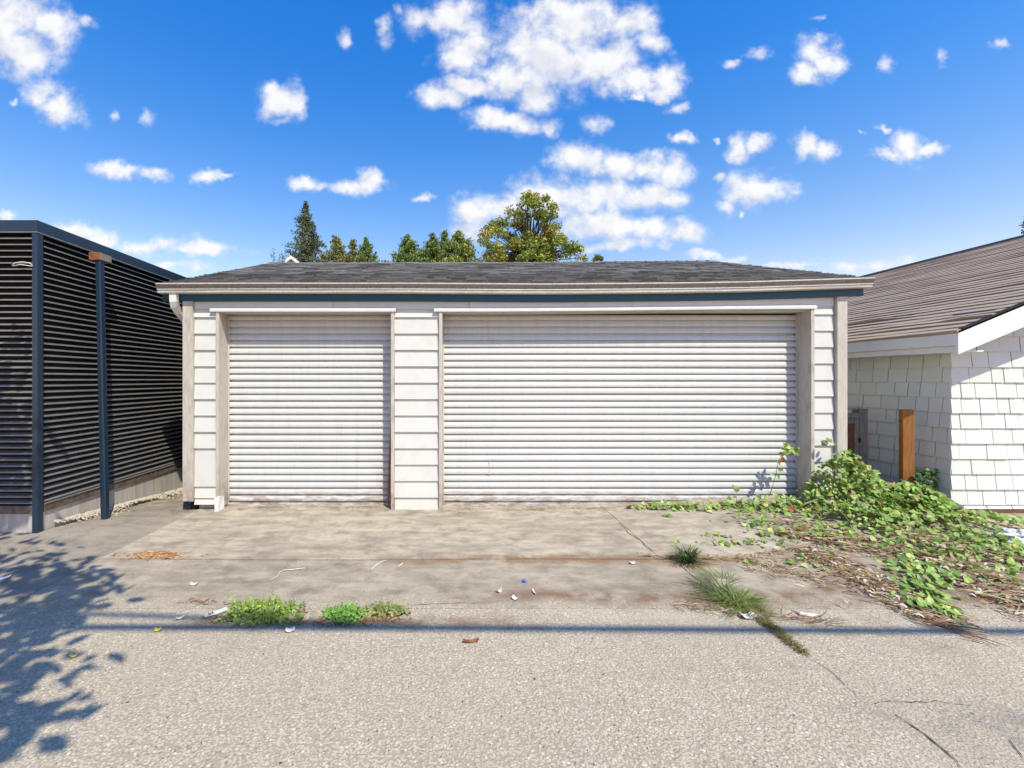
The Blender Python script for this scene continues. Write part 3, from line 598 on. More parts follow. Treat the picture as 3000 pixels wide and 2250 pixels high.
# ================================================================== shingled house on the right
HX, HY = 5.735, 5.10; BX, BY = 5.42, 4.75; EV = 2.171; HP = .418; HW = 5.03
hs = thing('shingled_house', 'pale shingle-clad house with a taupe roof and white barge board', 'house', (HX+4.5, HY+4, 0))
front = part(MB().box(HX+.014, HX+9.4, HY+.014, HY+.2, .06, 2.28).build('front_wall', 'wshing'), hs)
m = MB(); m.sweep([[(HX+.02, y, 2.27), (HX+9.3, y, 2.27), (HX+4.70, y, 2.27+4.7*HP)] for y in (HY+.015, HY+.2)]); part(m.build('gable_wall', 'wshing'), hs)
side = part(MB().box(HX+.013, HX+.2, HY+.201, 14, -.05, 2.28).build('side_wall', 'wshing'), hs)
me_s = unit_wedge(.35).build('wall_shingle', 'wshing'); wsm = me_s.data; bpy.data.objects.remove(me_s)
RE = .1755
def inv(o, parent): o.parent = parent; return o
for k in range(-9, 12):
    zb = 1.607 + k * RE - .002
    if zb < .02: z0 = None
    if zb + RE < .12: continue
    zlo = max(zb, .152)
    hgt = zb + RE - zlo
    if hgt < .02: continue
    x = HX - .004 - random.uniform(0, .1)
    while x < HX + 1.75:
        wd = random.uniform(.13, .27) * (1 if random.random() < .85 else 1.25); a = max(x, HX - .004); x += wd
        if x - a < .04: continue
        if zlo + hgt > EV - .09 + (a - BX) * HP: continue
        o = inv(bpy.data.objects.new('wall_shingle', wsm), front); C.objects.link(o); o.location = (a + .002, HY + .016, zlo + random.uniform(-.0015, .0015)); o.scale = (x - a - random.uniform(.005, .011), random.uniform(.022, .030), hgt + .004)
    if zb > 2.06: continue
    y = HY - .006 - random.uniform(0, .1)
    while y < HY + 2.3:
        wd = random.uniform(.13, .27); a = max(y, HY - .004); y += wd
        if y - a < .04: continue
        o = inv(bpy.data.objects.new('wall_shingle', wsm), side); C.objects.link(o); o.rotation_euler = (0, 0, -math.pi/2); o.location = (HX + .015, y - .003, zlo + random.uniform(-.0015, .0015)); o.scale = (y - a - random.uniform(.006, .012), random.uniform(.022, .030), min(hgt, 2.12 - zlo) + .004)
m = MB()
def wquad(o, ux, wd, th, hgt): nrm_ = Vector((ux.y, -ux.x, 0)); a_, b_ = o, o + ux*wd; up_ = Vector((0, 0, hgt)); m.quadbox([a_ + nrm_*th, b_ + nrm_*th, b_, a_, a_ + up_ + nrm_*th*.35, b_ + up_ + nrm_*th*.35, b_ + up_, a_ + up_])
for k in range(-9, 22):
    zlo = max(1.607 + k*RE - .002, .152); hgt = 1.607 + (k+1)*RE - .002 - zlo
    if hgt < .02: continue
    x = HX + 1.75 + random.uniform(0, .1)
    while x < HX + 9.2:
        wd = random.uniform(.13, .27); xm = x if x < BX + HW else 2*(BX + HW) - x - wd
        if zlo + hgt < EV - .09 + (xm - BX)*HP: wquad(Vector((x + .002, HY + .016, zlo)), Vector((1, 0, 0)), wd - .005, .021, hgt + .004)
        x += wd
    y = HY + 2.3
    while y < 13.9 and zlo < 2.04:
        wd = random.uniform(.13, .27); y += wd; wquad(Vector((HX + .015, y - .003, zlo)), Vector((0, -1, 0)), wd - .005, .021, min(hgt, 2.12 - zlo) + .004)
o = part(m.build('shingle_field', 'wshing'), hs); o['kind'] = 'stuff'
pbox('base_board', 'brown', hs, HX-.01, HX+9.4, HY-.012, HY+.012, .098, .146); pbox('base_board', 'brown', hs, HX-.012, HX+.01, HY+.0125, 14, .05, .146)
pbox('foundation', 'cwall', hs, HX+.01, HX+9.4, HY+.01, HY+.19, -.1, .0975); pbox('foundation', 'cwall', hs, HX+.005, HX+.19, HY+.195, 14, -.2, .0495)
# roof: planes, shingle courses, ridge
uv = Vector((1, 0, HP)).normalized(); nv = Vector((-HP, 0, 1)).normalized(); HL = HW * math.sqrt(1 + HP*HP); RB = 14.5
m = MB(); e0 = Vector((BX+.01, 0, EV-.03))
for (s0, dirx) in ((e0, 1),):
    p = [s0, s0 + uv*HL, s0 + uv*HL - nv*.04, s0 - nv*.04]; m.sweep([[Vector((q.x, y, q.z)) for q in p] for y in (BY+.03, RB)])
    rx = BX + HW; mir = [Vector((2*rx - q.x, 0, q.z)) for q in p]; m.sweep([[Vector((q.x, y, q.z)) for q in mir] for y in (BY+.03, RB)])
hroof = part(m.build('roof', 'rooft'), hs)
EX2 = .142; nco = int(HL / EX2)
for k in range(nco + 1):
    m = MB(); t0 = k*EX2; ys = lin(BY+.0, RB, .28); rings = []; ph = random.uniform(0, 9)
    for i, y in enumerate(ys):
        lift = .020 + .004*math.sin(y*2.1+ph) + random.uniform(0, .005); wob = random.uniform(-.006, .006)
        if k == 3 and y < 5.25: lift += .018
        if k == 6 and 6.2 < y < 7.9: lift += .016
        a = e0 + uv*(t0 - .02 + wob); b = e0 + uv*min(HL, t0 + EX2*1.1)
        q = [a - nv*.001, a + nv*lift*1.3, b + nv*.012, b - nv*.001]; rings.append([Vector((v.x, y, v.z)) for v in q])
    m.sweep(rings); o = m.build('shingle_course', 'rooft'); o.parent = hroof
# two torn spots where the dark underlay shows
for k, ya, yb in ((4, 4.92, 5.33), (6, 6.05, 7.5)):
    m = MB(); a = e0 + uv*(k*EX2 + .055) + nv*.019; b = e0 + uv*(k*EX2 + .128) + nv*.020
    m.sweep([[Vector((v.x, y, v.z)) for v in (a, a + nv*.004, b + nv*.004, b)] for y in (ya, (ya*2+yb)/3, yb)]); o = m.build('torn_spot', 'drip'); o.parent = hroof
rxx = BX + HW; zt = e0.z + HL*uv.z
m = MB(); m.sweep([[(rxx-.16, y, zt-.035), (rxx, y, zt+.045), (rxx+.16, y, zt-.035), (rxx, y, zt-.05)] for y in lin(BY, RB, .3)]); o = m.build('ridge_cap', 'drip'); o.parent = hroof
# barge boards, eave fascia, soffit
def barge(x0, x1, y0, y1, top, hgt, name, mat):
    m = MB(); m.sweep([[(x, y, z) for y, z in ((y0, top(x)-hgt), (y1, top(x)-hgt), (y1, top(x)), (y0, top(x)))] for x in (x0, x1)]); return part(m.build(name, mat), hs)
tp = lambda x: EV + (x - BX)*HP - .012
barge(BX-.002, BX+HW, BY-.0, BY+.028, tp, .250, 'barge_board', 'trim'); barge(BX+.03, BX+HW, BY-.014, BY+.03, lambda x: tp(x)+.018, .016, 'drip_edge', 'drip')
pbox('eave_fascia', 'trim', hs, BX-.004, BX+.024, BY+.0285, RB, EV-.165, EV-.022, bevel=.004); pbox('eave_frieze', 'trim', hs, BX+.03, BX+.07, BY+.05, RB, EV-.235, EV-.166)
pbox('soffit', 'trim', hs, BX+.071, HX+.012, BY+.05, RB, EV-.232, EV-.216)
barge(BX+.03, BX+HW, BY+.0285, HY+.014, lambda x: tp(x)-.05, .012, 'rake_soffit', 'trim')

# ================================================================== gate and posts in the gap
gate = thing('wooden_gate', 'weathered grey gate post and frame with a brown panel beside the garage corner', 'gate', (5.3, 5.95, .08))
pbox('gate_post', 'oldwood', gate, 5.437, 5.547, 5.92, 6.04, .05, 1.235, bevel=.006); pbox('stile', 'oldwood', gate, 5.376, 5.432, 5.925, 5.965, .10, 1.16, bevel=.003); pbox('rail', 'oldwood', gate, 4.96, 5.43, 5.90, 5.985, 1.13, 1.19, bevel=.004)
pbox('post_cap', 'oldwood', gate, 5.345, 5.547, 5.93, 6.03, 1.2355, 1.247)
pbox('rail', 'oldwood', gate, 4.96, 5.375, 5.93, 5.965, 1.05, 1.128); 
for i in range(3): pbox('panel_board', 'brown', gate, 4.965 + i*.137, 4.965 + i*.137 + .132, 5.945, 5.96, .10, 1.048)
pbox('latch', 'drip', gate, 5.42, 5.445, 5.91, 5.919, .80, .86)
cp = thing('cedar_post', 'orange-brown stained wooden post standing by the shaded house wall', 'post', (5.42, 5.3, .05))
m = MB(); cxp, cyp = 5.425, 5.30
m.sweep([[(cxp + .074*math.cos(a), cyp + .074*math.sin(a), z) for a in (math.radians(q) for q in (20, 110, 200, 290))] for z in (.02, 1.28)])
o = part(m.build('shaft', 'cedar'), cp); md = o.modifiers.new('bevel', 'BEVEL'); md.width = .005; md.segments = 2
m = MB(); q = far(2636, 1235, 5.28); m.tube([q + Vector((.01, 0, .02)), q + Vector((-.015, -.005, .022)), q + Vector((-.018, -.005, .0)), q + Vector((-.004, 0, -.012))], .004, 6); part(m.build('hook', 'drip'), cp)

# ================================================================== vegetation helpers
def leaf_template(kind='heart'):
    if kind == 'heart': half = [(0, .04), (.20, -.12), (.40, -.02), (.46, .2), (.36, .5), (.18, .8), (0, 1.02)]
    elif kind == 'oval': half = [(0, 0), (.16, .1), (.27, .35), (.26, .6), (.15, .85), (0, 1)]
    elif kind == 'ivy': half = [(0, 0), (.22, -.12), (.5, .12), (.33, .3), (.42, .62), (.17, .62), (0, 1)]
    v = []; f = []
    n = len(half); mid = [(0, y) for x, y in half]
    for sgn in (1, -1):
        b = len(v)
        for i, (x, y) in enumerate(half): v.append((sgn*x, y, .30*x*abs(x) + .10*x - .22*(y-.3)**2)); 
        for i, (x, y) in enumerate(half): v.append((0, y, -.22*(y-.3)**2))
        for i in range(n - 1):
            q = (b+n+i, b+i, b+i+1, b+n+i+1); f.append(q if sgn > 0 else q[::-1])
    return np.array(v), f
LT = {k: leaf_template(k) for k in ('heart', 'oval', 'ivy')}
LM = {}
for k, (v, f) in LT.items():
    m = MB(); m.v = [tuple(q) for q in v]; m.f = f; o = m.build('leaf', 'leaf_o', smooth=True); LM[k] = o.data; bpy.data.objects.remove(o)
def rot_from(normal, spin):
    n = Vector(normal).normalized(); q = n.to_track_quat('Z', 'Y').to_matrix(); return q @ Matrix.Rotation(spin, 3, 'Z')
def add_leaf(mb, kind, pos, R, size, col):
    v, f = LT[kind]; b = len(mb.v); w_ = (v * size) @ np.array(R).T + np.array(pos)
    mb.v += [tuple(q) for q in w_]; mb.f += [tuple(b+i for i in q) for q in f]; mb.c += [(*col, 1)] * len(v)
def green(var=.25):
    r = random.random()
    if r < .025: c = (.42, .36, .08)
    elif r < .032: c = (.36, .13, .04)
    elif r < .085: c = (.40, .31, .19)
    elif r < .55: c = (.27, .395, .085)
    elif r < .70: c = (.40, .49, .17)
    else: c = (.16, .275, .06)
    k = random.uniform(1-var, 1+var); return tuple(q*k for q in c)
def plant(root, leaves, n_ind, kind='heart'):      # leaves: (pos, R, size, col); the nearest ones become parts, the rest one stuff part
    leaves = sorted(leaves, key=lambda l: l[0][1] - l[2]*4 - l[0][2]*.4)
    for pos, R, size, col in leaves[:n_ind]:
        o = bpy.data.objects.new('leaf', LM[kind]); C.objects.link(o); o.parent = root; o.matrix_parent_inverse = Matrix.Translation(-world_loc(root))
        o.matrix_basis = Matrix.Translation(Vector(pos)) @ Matrix(R).to_4x4() @ Matrix.Scale(size, 4); o.color = (*col, 1)
    if len(leaves) > n_ind:
        m = MB()
        for pos, R, size, col in leaves[n_ind:]: add_leaf(m, kind, pos, R, size, col)
        o = part(m.build('foliage', 'leaf_c', smooth=True), root); o['kind'] = 'stuff'
def blade(mb, base, d, length, width, lift, col, droop=.6, seg=4):
    d = Vector(d).normalized(); sidev = d.cross(Vector((0, 0, 1))); sidev = sidev.normalized() if sidev.length > 1e-4 else Vector((1, 0, 0)); b = len(mb.v)
    for i in range(seg + 1):
        t = i/seg; p = Vector(base) + d*length*t + Vector((0, 0, lift*(t*(1+droop) - droop*t*t*1.6)))
        ww = width * (1 - t**2.2) * .5 + .0002; mb.v += [tuple(p - sidev*ww), tuple(p + sidev*ww)]; mb.c += [(*col, 1)]*2
    for i in range(seg): q = b + 2*i; mb.f.append((q, q+1, q+3, q+2))
def litter_blade(mb, p, ang, L, wd, col, curl=.3, up=.0, pitch=0.0):
    b = len(mb.v); seg = 4; a = ang
    q = Vector(p)
    for i in range(seg + 1):
        t = i/seg; sv = Vector((-math.sin(a), math.cos(a), 0)) * wd*.5*(math.sin(math.pi*(.12+.83*t))); zz = up*math.sin(math.pi*t) + pitch*L*t
        mb.v += [tuple(q + Vector((0, 0, zz)) - sv), tuple(q + Vector((0, 0, zz + wd*.35)) + sv)]; mb.c += [(*col, 1)]*2
        a += curl/seg; q = q + Vector((math.cos(a), math.sin(a), 0))*L/seg
    for i in range(seg): k = b+2*i; mb.f.append((k, k+1, k+3, k+2))
def dry(): 
    c = random.choice([(.44, .33, .20), (.32, .20, .11), (.19, .105, .06), (.13, .072, .045), (.56, .46, .32), (.25, .14, .075), (.24, .10, .055), (.18, .10, .055), (.29, .26, .12)]); k = random.uniform(.75, 1.2); return tuple(v*k for v in c)

# ================================================================== bindweed over the right corner
def mound(x, y):
    g = lambda cx, cy, sx, sy, a: a*math.exp(-((x-cx)/sx)**2 - ((y-cy)/sy)**2)
    return max(g(4.66, 5.24, .36, .42, .66), g(5.15, 4.98, .42, .40, .36), g(5.6, 4.55, .45, .40, .15), g(6.3, 4.2, .6, .4, .05), g(4.0, 5.36, .5, .22, .12), g(4.55, 4.85, .42, .36, .22))
def along(poly, t):
    n = len(poly) - 1; s = min(n - 1e-6, max(0, t*n)); i = int(s); return poly[i].lerp(poly[i+1], s - i)
SUNV = Vector((SUN.x, SUN.y, SUN.z))
def leaf_at(x, y, z, size=None, flat=.55, hue=None):
    nrm = (SUNV*.5 + Vector((0, -.25, .5)) + Vector((random.gauss(0, flat), random.gauss(0, flat), random.gauss(0, flat*.6))))
    if nrm.z < .05: nrm.z = .1
    return ((x, y, z), rot_from(nrm, random.uniform(0, 6.3)), size or random.choice((.028, .036, .044, .05, .056, .064, .075))*random.uniform(.85, 1.15), hue or green())
vine = thing('bindweed_vine', 'mound of green bindweed heaped against the right corner of the garage', 'vine', (4.66, 5.24, H(4.66, 5.24)))
L = []
while len(L) < 2300:
    x, y = random.gauss(4.95, .62), random.gauss(5.0, .33)
    if y > 5.50 and x < 4.92 or x < 3.75: continue
    if x > 5.66 and y > 5.04: continue
    hm = mound(x, y)
    if random.random() > hm*5 + .05: continue
    L.append(leaf_at(x, y, H(x, y) + .02 + hm*(random.uniform(.82, 1.04) if random.random() < .75 else random.uniform(.2, .8))))
strip = gp((1830, 1492), (1920, 1489), (2010, 1489), (2120, 1486), (2230, 1487), (2340, 1490))
for i in range(330):
    t = random.random()**.75; p = along(strip, t); sp = .03 + .20*t; x, y = p.x + random.gauss(0, .06), p.y - abs(random.gauss(0, sp))+.02
    L.append(leaf_at(x, y, H(x, y) + random.uniform(.01, .05 + .06*t), random.uniform(.035, .065)))
fan = gp((2150, 1540), (2280, 1560), (2400, 1570), (2520, 1590), (2660, 1590), (2820, 1600), (2990, 1640), (3180, 1660))
for i in range(620):
    t = random.random()**.7; p = along(fan, t); x, y = p.x + random.gauss(0, .1), p.y + random.gauss(0, .16 + .1*t)
    if x > 5.66 and y > 5.0: continue
    L.append(leaf_at(x, y, H(x, y) + random.uniform(.01, .06 + .08*t), random.uniform(.036, .066)))
for (qa, qb, n) in (((1950, 1590), (2100, 1600), 5), ((2050, 1570), (2150, 1580), 8), ((2090, 1600), (2230, 1590), 26), ((2220, 1560), (2330, 1620), 18), ((2180, 1650), (2330, 1660), 12), ((2330, 1620), (2480, 1680), 26), ((1945, 1510), (1970, 1520), 6)):
    for i in range(n):
        p = at(random.uniform(qa[0], qb[0]), random.uniform(qa[1], qb[1])); L.append(leaf_at(p.x, p.y, p.z + random.uniform(.01, .03), random.uniform(.03, .055)))
plant(vine, L, 290)
def stem(root, pts, r0, r1, name='stem', mat='stem'):
    m = MB(); n = len(pts); m.tube(pts, [r0 + (r1-r0)*i/(n-1) for i in range(n)], 5); return part(m.build(name, mat, smooth=True), root)
for i in range(26):
    a = at(random.uniform(2300, 2900), random.uniform(1500, 1590)); ang = random.uniform(-2.9, -.3) if i % 3 else random.uniform(2.6, 3.6); pts = [a + Vector((0, 0, .06))]; d = ang
    for k in range(8):
        d += random.gauss(0, .25); q = pts[-1] + Vector((math.cos(d), math.sin(d), 0))*.11; q.z = H(q.x, q.y) + .012 + random.uniform(0, .02); 
        if q.y > 5.45: q.y = 5.45
        pts.append(q)
    stem(vine, pts, .0045, .002)
# fat green runner stems over the mound
stem(vine, [far(2335, 1490, 4.6), far(2360, 1475, 4.58), far(2395, 1463, 4.6)], .012, .009, mat='greenstem')
stem(vine, [far(2395, 1465, 4.6), far(2440, 1480, 4.5), far(2475, 1510, 4.4), far(2500, 1545, 4.35)], .008, .004, mat='greenstem')
# shoots climbing the wide door
sh = thing('vine_shoot', 'single upright vine shoot in front of the wide roller door, with its shadow', 'vine', tuple(far(2250, 1460, 5.5)))
pth = [far(2250, 1462, 5.48), far(2262, 1430, 5.48), far(2272, 1395, 5.49), far(2280, 1355, 5.5), far(2288, 1332, 5.5), far(2310, 1318, 5.5), far(2335, 1312, 5.5)]
stem(sh, pth, .004, .0025); LL = []
for i in range(30):
    t = .25 + .75*random.random()**.7; p = along(pth, t) + Vector((random.gauss(0, .03), random.gauss(0, .015), random.gauss(0, .02))); LL.append((tuple(p), rot_from((random.gauss(.3, .5), -1, random.gauss(.5, .5)), random.uniform(0, 6.3)), random.uniform(.035, .065), green() if random.random() < .85 else (.3, .09, .06)))
plant(sh, LL, 60)
sp = thing('leaf_sprig', 'small pale leafy sprig sticking up in front of the right siding strip', 'sprig', tuple(far(2432, 1340, 5.42)))
stem(sp, [far(2436, 1350, 5.42), far(2435, 1320, 5.42), far(2432, 1300, 5.42)], .003, .002, mat='greenstem'); LL = []
for i in range(12):
    a = random.uniform(-.3, 3.4); p = far(2432, 1302, 5.42) + Vector((math.cos(a)*.03, random.uniform(-.02, .02), math.sin(a)*.03)); LL.append((tuple(p), rot_from((math.cos(a)*.5, -1, .4), a - 1.57), random.uniform(.05, .07), (.22, .27, .10)))
plant(sp, LL, 20, 'oval')
tg = thing('door_weed', 'lone heart-leaved weed upright at the foot of the wide door', 'weed', tuple(at(2155, 1482)))
b = at(2155, 1484); stem(tg, [b, b + Vector((.01, -.01, .10)), b + Vector((.0, -.02, .18))], .003, .002, mat='greenstem'); LL = []
for dxx, dzz, s in ((0, .20, .09), (-.10, .09, .06), (.06, .06, .06), (.28, .11, .075), (.24, .06, .06), (-.03, .12, .05)): LL.append(((b.x+dxx, b.y-.03, b.z+dzz), rot_from((random.gauss(.2, .3), -1, .6), random.uniform(-.5, .5)), s, (.13, .22, .045)))
plant(tg, LL, 10)
# tongue of bindweed running out to the lane
tv = thing('trailing_vine', 'tongue of bindweed trailing over the slabs towards the lane', 'vine', tuple(at(2680, 1640))); LL = []
tongue = gp((2655, 1590), (2690, 1640), (2700, 1690), (2705, 1740), (2725, 1790), (2755, 1815))
for i in range(260):
    t = random.random(); p = along(tongue, t); wdt = .13*(1-t) + .04; x, y = p.x + random.gauss(0, wdt), p.y + random.gauss(0, .07); LL.append(leaf_at(x, y, H(x, y) + random.uniform(.012, .07), random.uniform(.04, .07), flat=.4))
for i in range(110):
    p = at(random.uniform(2780, 3010), random.uniform(1610, 1720)); LL.append(leaf_at(p.x, p.y, p.z + random.uniform(.01, .07), random.uniform(.035, .065)))
plant(tv, LL, 280)
for k in range(5):
    pts = []; ox = random.gauss(0, .06)
    for i in range(9): p = along(tongue, i/8 * random.uniform(.96, 1.0)); pts.append(Vector((p.x + ox + random.gauss(0, .015), p.y, H(p.x, p.y) + random.uniform(.008, .025))))
    stem(tv, pts, .0045, .0025)
iv = thing('ivy_clump', 'dark green ivy clump in the shade behind the cedar post', 'ivy', (5.52, 5.33, .08)); LL = []
for i in range(190):
    p = far(random.gauss(2705, 24), random.gauss(1420, 26), random.uniform(5.18, 5.38))
    if p.x > 5.70: continue
    LL.append((tuple(p), rot_from((random.gauss(-.4, .4), -1, random.gauss(.5, .4)), math.pi + random.gauss(0, .6)), random.uniform(.05, .075), (.045*random.uniform(.6, 1.3), .115*random.uniform(.6, 1.2), .025)))
plant(iv, LL, 190, 'ivy')
stem(iv, [Vector((5.55, 5.33, .06)), Vector((5.56, 5.32, .25)), Vector((5.53, 5.3, .42))], .006, .003)

# dry stems and leaf litter
m = MB()
def scatter(poly, n, sx, sy, ang, spread, L0, L1, zr=.03, wd=(.004, .011)):
    for i in range(n):
        p = along(poly, random.random()); x, y = p.x + random.gauss(0, sx), p.y + random.gauss(0, sy)
        if x > 5.66 and y > 5.0: continue
        litter_blade(m, (x, y, H(x, y) + .009 + random.uniform(0, zr)), ang + random.gauss(0, spread), random.uniform(L0, L1), random.uniform(*wd), dry(), random.gauss(0, .5), random.uniform(0, .012))
scatter(gp((2330, 1610), (2440, 1650), (2530, 1710), (2620, 1760), (2700, 1800), (2745, 1825)), 900, .07, .075, -.75, .5, .05, .19)
scatter(gp((2300, 1555), (2420, 1590), (2560, 1610)), 520, .12, .13, -.5, .6, .05, .2, .06)
scatter(gp((2720, 1640), (2850, 1700), (3000, 1790), (3200, 1830)), 640, .12, .10, -.55, .5, .06, .22, .03)
scatter(gp((2560, 1560), (2750, 1600), (2980, 1660), (3220, 1700)), 520, .15, .15, -.35, .6, .05, .18, .08)
scatter(gp((2180, 1650), (2330, 1690), (2450, 1720)), 130, .1, .08, -.5, .8, .04, .12, .01)
scatter(gp((1880, 1632), (1980, 1640), (2200, 1640), (2290, 1615)), 200, .05, .018, .05, .45, .04, .12, .008, (.003, .007))
scatter(gp((1980, 1775), (2080, 1785), (2160, 1790)), 90, .06, .03, -.1, .9, .05, .14, .012, (.003, .007))
scatter(gp((2230, 1810), (2420, 1830)), 24, .08, .03, .05, .4, .1, .3, .006, (.003, .005))
scatter(gp((1500, 1488), (1800, 1492)), 60, .1, .02, 0, .7, .03, .08, .008, (.002, .006))
for i in range(420):        # short curled dead leaves between the stems
    poly = random.choice((gp((2330, 1610), (2530, 1710), (2700, 1800)), gp((2300, 1555), (2560, 1610), (2980, 1660)), gp((2720, 1640), (3000, 1790)))); p = along(poly, random.random()); x, y = p.x + random.gauss(0, .13), p.y + random.gauss(0, .12)
    if x > 5.66 and y > 5.0: continue
    litter_blade(m, (x, y, H(x, y) + .012 + random.uniform(0, .03)), random.uniform(0, 6.3), random.uniform(.025, .06), random.uniform(.014, .026), random.choice([(.55, .46, .33), (.44, .34, .2), (.62, .55, .44), (.33, .23, .13)]), random.gauss(0, .9), random.uniform(0, .02))
tag(m.build('dry_litter', 'dry_c', smooth=True), 'brown dry stems and leaves strewn over the slabs on the right', 'litter', kind='stuff')
m = MB()
for i in range(260):
    p = at(450 + random.gauss(0, 45), 1630 + random.gauss(0, 5)); litter_blade(m, (p.x, p.y, p.z + .006 + random.uniform(0, .012)), random.gauss(.1, .7), random.uniform(.02, .06), random.uniform(.006, .012), random.choice([(.5, .24, .07), (.38, .17, .05), (.55, .42, .28), (.28, .12, .05)]), random.gauss(0, .4))
tag(m.build('leaf_drift', 'dry_c', smooth=True), 'little drift of orange-brown leaves on the left of the driveway', 'leaves', kind='stuff')
m = MB()       # fine grit and crumbs over slabs and lane
for i in range(900):
    p = at(random.uniform(150, 2900), 1520 + 730*random.random()**1.6); r = random.uniform(.0015, .0045); c = random.choice([(.55, .5, .43), (.12, .09, .07), (.3, .2, .12), (.62, .58, .52)]); b = len(m.v)
    m.v += [(p.x + r*a, p.y + r*q, p.z + .009 + r*.6*e) for a, q, e in ico]; m.c += [(*c, 1)]*12; m.f += [tuple(b+q for q in f) for f in icf]
tag(m.build('grit', 'dry_c'), 'scattered grit and crumbs on the driveway and lane', 'grit', kind='stuff')

# grass and weeds
def grass(name, label, items, cat='grass'):
    m = MB()
    for (c, n, rad, L0, L1, lift0, lift1, wd, cols, bias) in items:
        c = Vector(c)
        for i in range(n):
            a = random.uniform(0, 6.283); r = rad*math.sqrt(random.random()); b = Vector((c.x + r*math.cos(a), c.y + r*math.sin(a)*.7, 0)); b.z = H(b.x, b.y) + .006
            a2 = a + random.gauss(0, .6); d = Vector((math.cos(a2), math.sin(a2), 0)) + Vector(bias); k = random.uniform(.7, 1.25); col = random.choice(cols)
            blade(m, b, d, random.uniform(L0, L1), wd*random.uniform(.6, 1.3), random.uniform(lift0, lift1), tuple(v*k for v in col), random.uniform(.3, .9))
    return tag(m.build(name, 'leaf_c'), label, cat)
G1 = [(.09, .13, .035), (.13, .17, .05), (.06, .095, .03)]; G2 = [(.14, .23, .035), (.19, .28, .05), (.11, .18, .03), (.26, .25, .10)]; GD = [(.36, .27, .15), (.26, .16, .08), (.42, .33, .2)]
c = at(2015, 1648)
grass('grass_tuft', 'dark spiky grass tuft at the slab joint right of centre', [(c, 190, .05, .05, .17, .06, .17, .009, G1, (0, 0, 0)), (c, 110, .09, .09, .2, .0, .03, .007, GD, (0, -.3, 0))])
c1, c2, c3 = at(2160, 1768), at(2090, 1730), at(2215, 1800)
grass('sprawling_grass', 'bright green grass sprawling out of the lane joint', [(c1, 170, .11, .06, .18, .03, .09, .006, G2, (0, 0, 0)), (c1, 110, .06, .16, .38, .02, .07, .0045, G1 + G2, (-.9, .5, 0)), (c2, 90, .10, .1, .25, .02, .06, .0045, G1, (-.6, .2, 0)), (c1, 60, .06, .15, .3, .03, .10, .0045, G2, (.7, .35, 0)), (c3, 160, .08, .05, .12, .02, .06, .004, G2 + GD, (.2, -.3, 0)), (at(2110, 1700), 60, .1, .1, .2, .03, .1, .003, G2, (0, .6, 0))])
items = []
for i in range(14):
    t = i/13; p = at(2235 + 120*t, 1822 + 95*t); items.append((p, int(70*(1-t*.6)), .028*(1-t*.5), .02, .05, .008, .03, .003, [(.12, .16, .03), (.23, .17, .04), (.28, .13, .05), (.16, .2, .04)], (.3, -.3, 0)))
grass('moss_strip', 'narrow strip of moss and grass tapering along the lane joint', items, 'moss')
def weed(name, label, px0, px1, py0, py1, n, hgt, cols, dense=1.0):
    m = MB()
    for i in range(n):
        u = random.gauss(.5, .24); u = min(1, max(0, u)); p = at(px0 + (px1-px0)*u, py0 + (py1-py0)*min(1, max(0, random.gauss(.5, .27)))); hh = hgt*random.uniform(.3, 1.15)*(1 - abs(u-.5)*1.0)
        top = Vector((p.x + random.gauss(0, .04), p.y + random.gauss(0, .035), p.z + hh)); k = random.uniform(.75, 1.25); col = tuple(v*k for v in random.choice(cols))
        blade(m, p + Vector((0, 0, .005)), (top - p) + Vector((1e-3, 0, 0)), (Vector((top.x, top.y, 0)) - Vector((p.x, p.y, 0))).length + .005, .0025, hh, col, .2)
        for j in range(int(7*dense)):
            q = p.lerp(top, .25 + .75*j/6); nrm = Vector((random.gauss(0, .6), random.gauss(-.3, .6), 1)); add_leaf(m, 'oval', tuple(q), rot_from(nrm, random.uniform(0, 6.3)), random.uniform(.016, .030), tuple(v*random.uniform(.8, 1.2) for v in col))
    return tag(m.build(name, 'leaf_c'), label, 'weed')
WG = [(.28, .38, .07), (.22, .33, .06), (.34, .42, .11)]
weed('weed_clump', 'widest of the three weed clumps at the lane edge, beside the white label', 668, 880, 1776, 1832, 270, .085, WG)
weed('weed_clump', 'small rounded bright weed clump between the two others at the lane edge', 955, 1060, 1795, 1822, 170, .055, [(.23, .40, .08), (.19, .34, .06)])
weed('weed_clump', 'thin low weed clump, rightmost of the three at the lane edge', 1060, 1200, 1782, 1808, 120, .06, [(.28, .34, .09), (.34, .34, .13), (.22, .28, .08)], .8)
m = MB()
for (x, y, s, n) in ((650, 1812, 25, 70), (980, 1824, 45, 130), (1090, 1815, 60, 150), (890, 1795, 15, 40), (760, 1815, 80, 90), (590, 1765, 30, 60)):
    for i in range(n):
        p = at(x + random.gauss(0, s), y + random.gauss(0, 4)); litter_blade(m, (p.x, p.y, p.z + .006), random.uniform(0, 6.3), random.uniform(.015, .05), random.uniform(.003, .008), random.choice([(.30, .11, .05), (.36, .2, .1), (.42, .32, .2), (.24, .10, .05)]), random.gauss(0, .5))
tag(m.build('weed_litter', 'dry_c'), 'reddish dry bits round the feet of the lane-edge weeds', 'litter', kind='stuff')

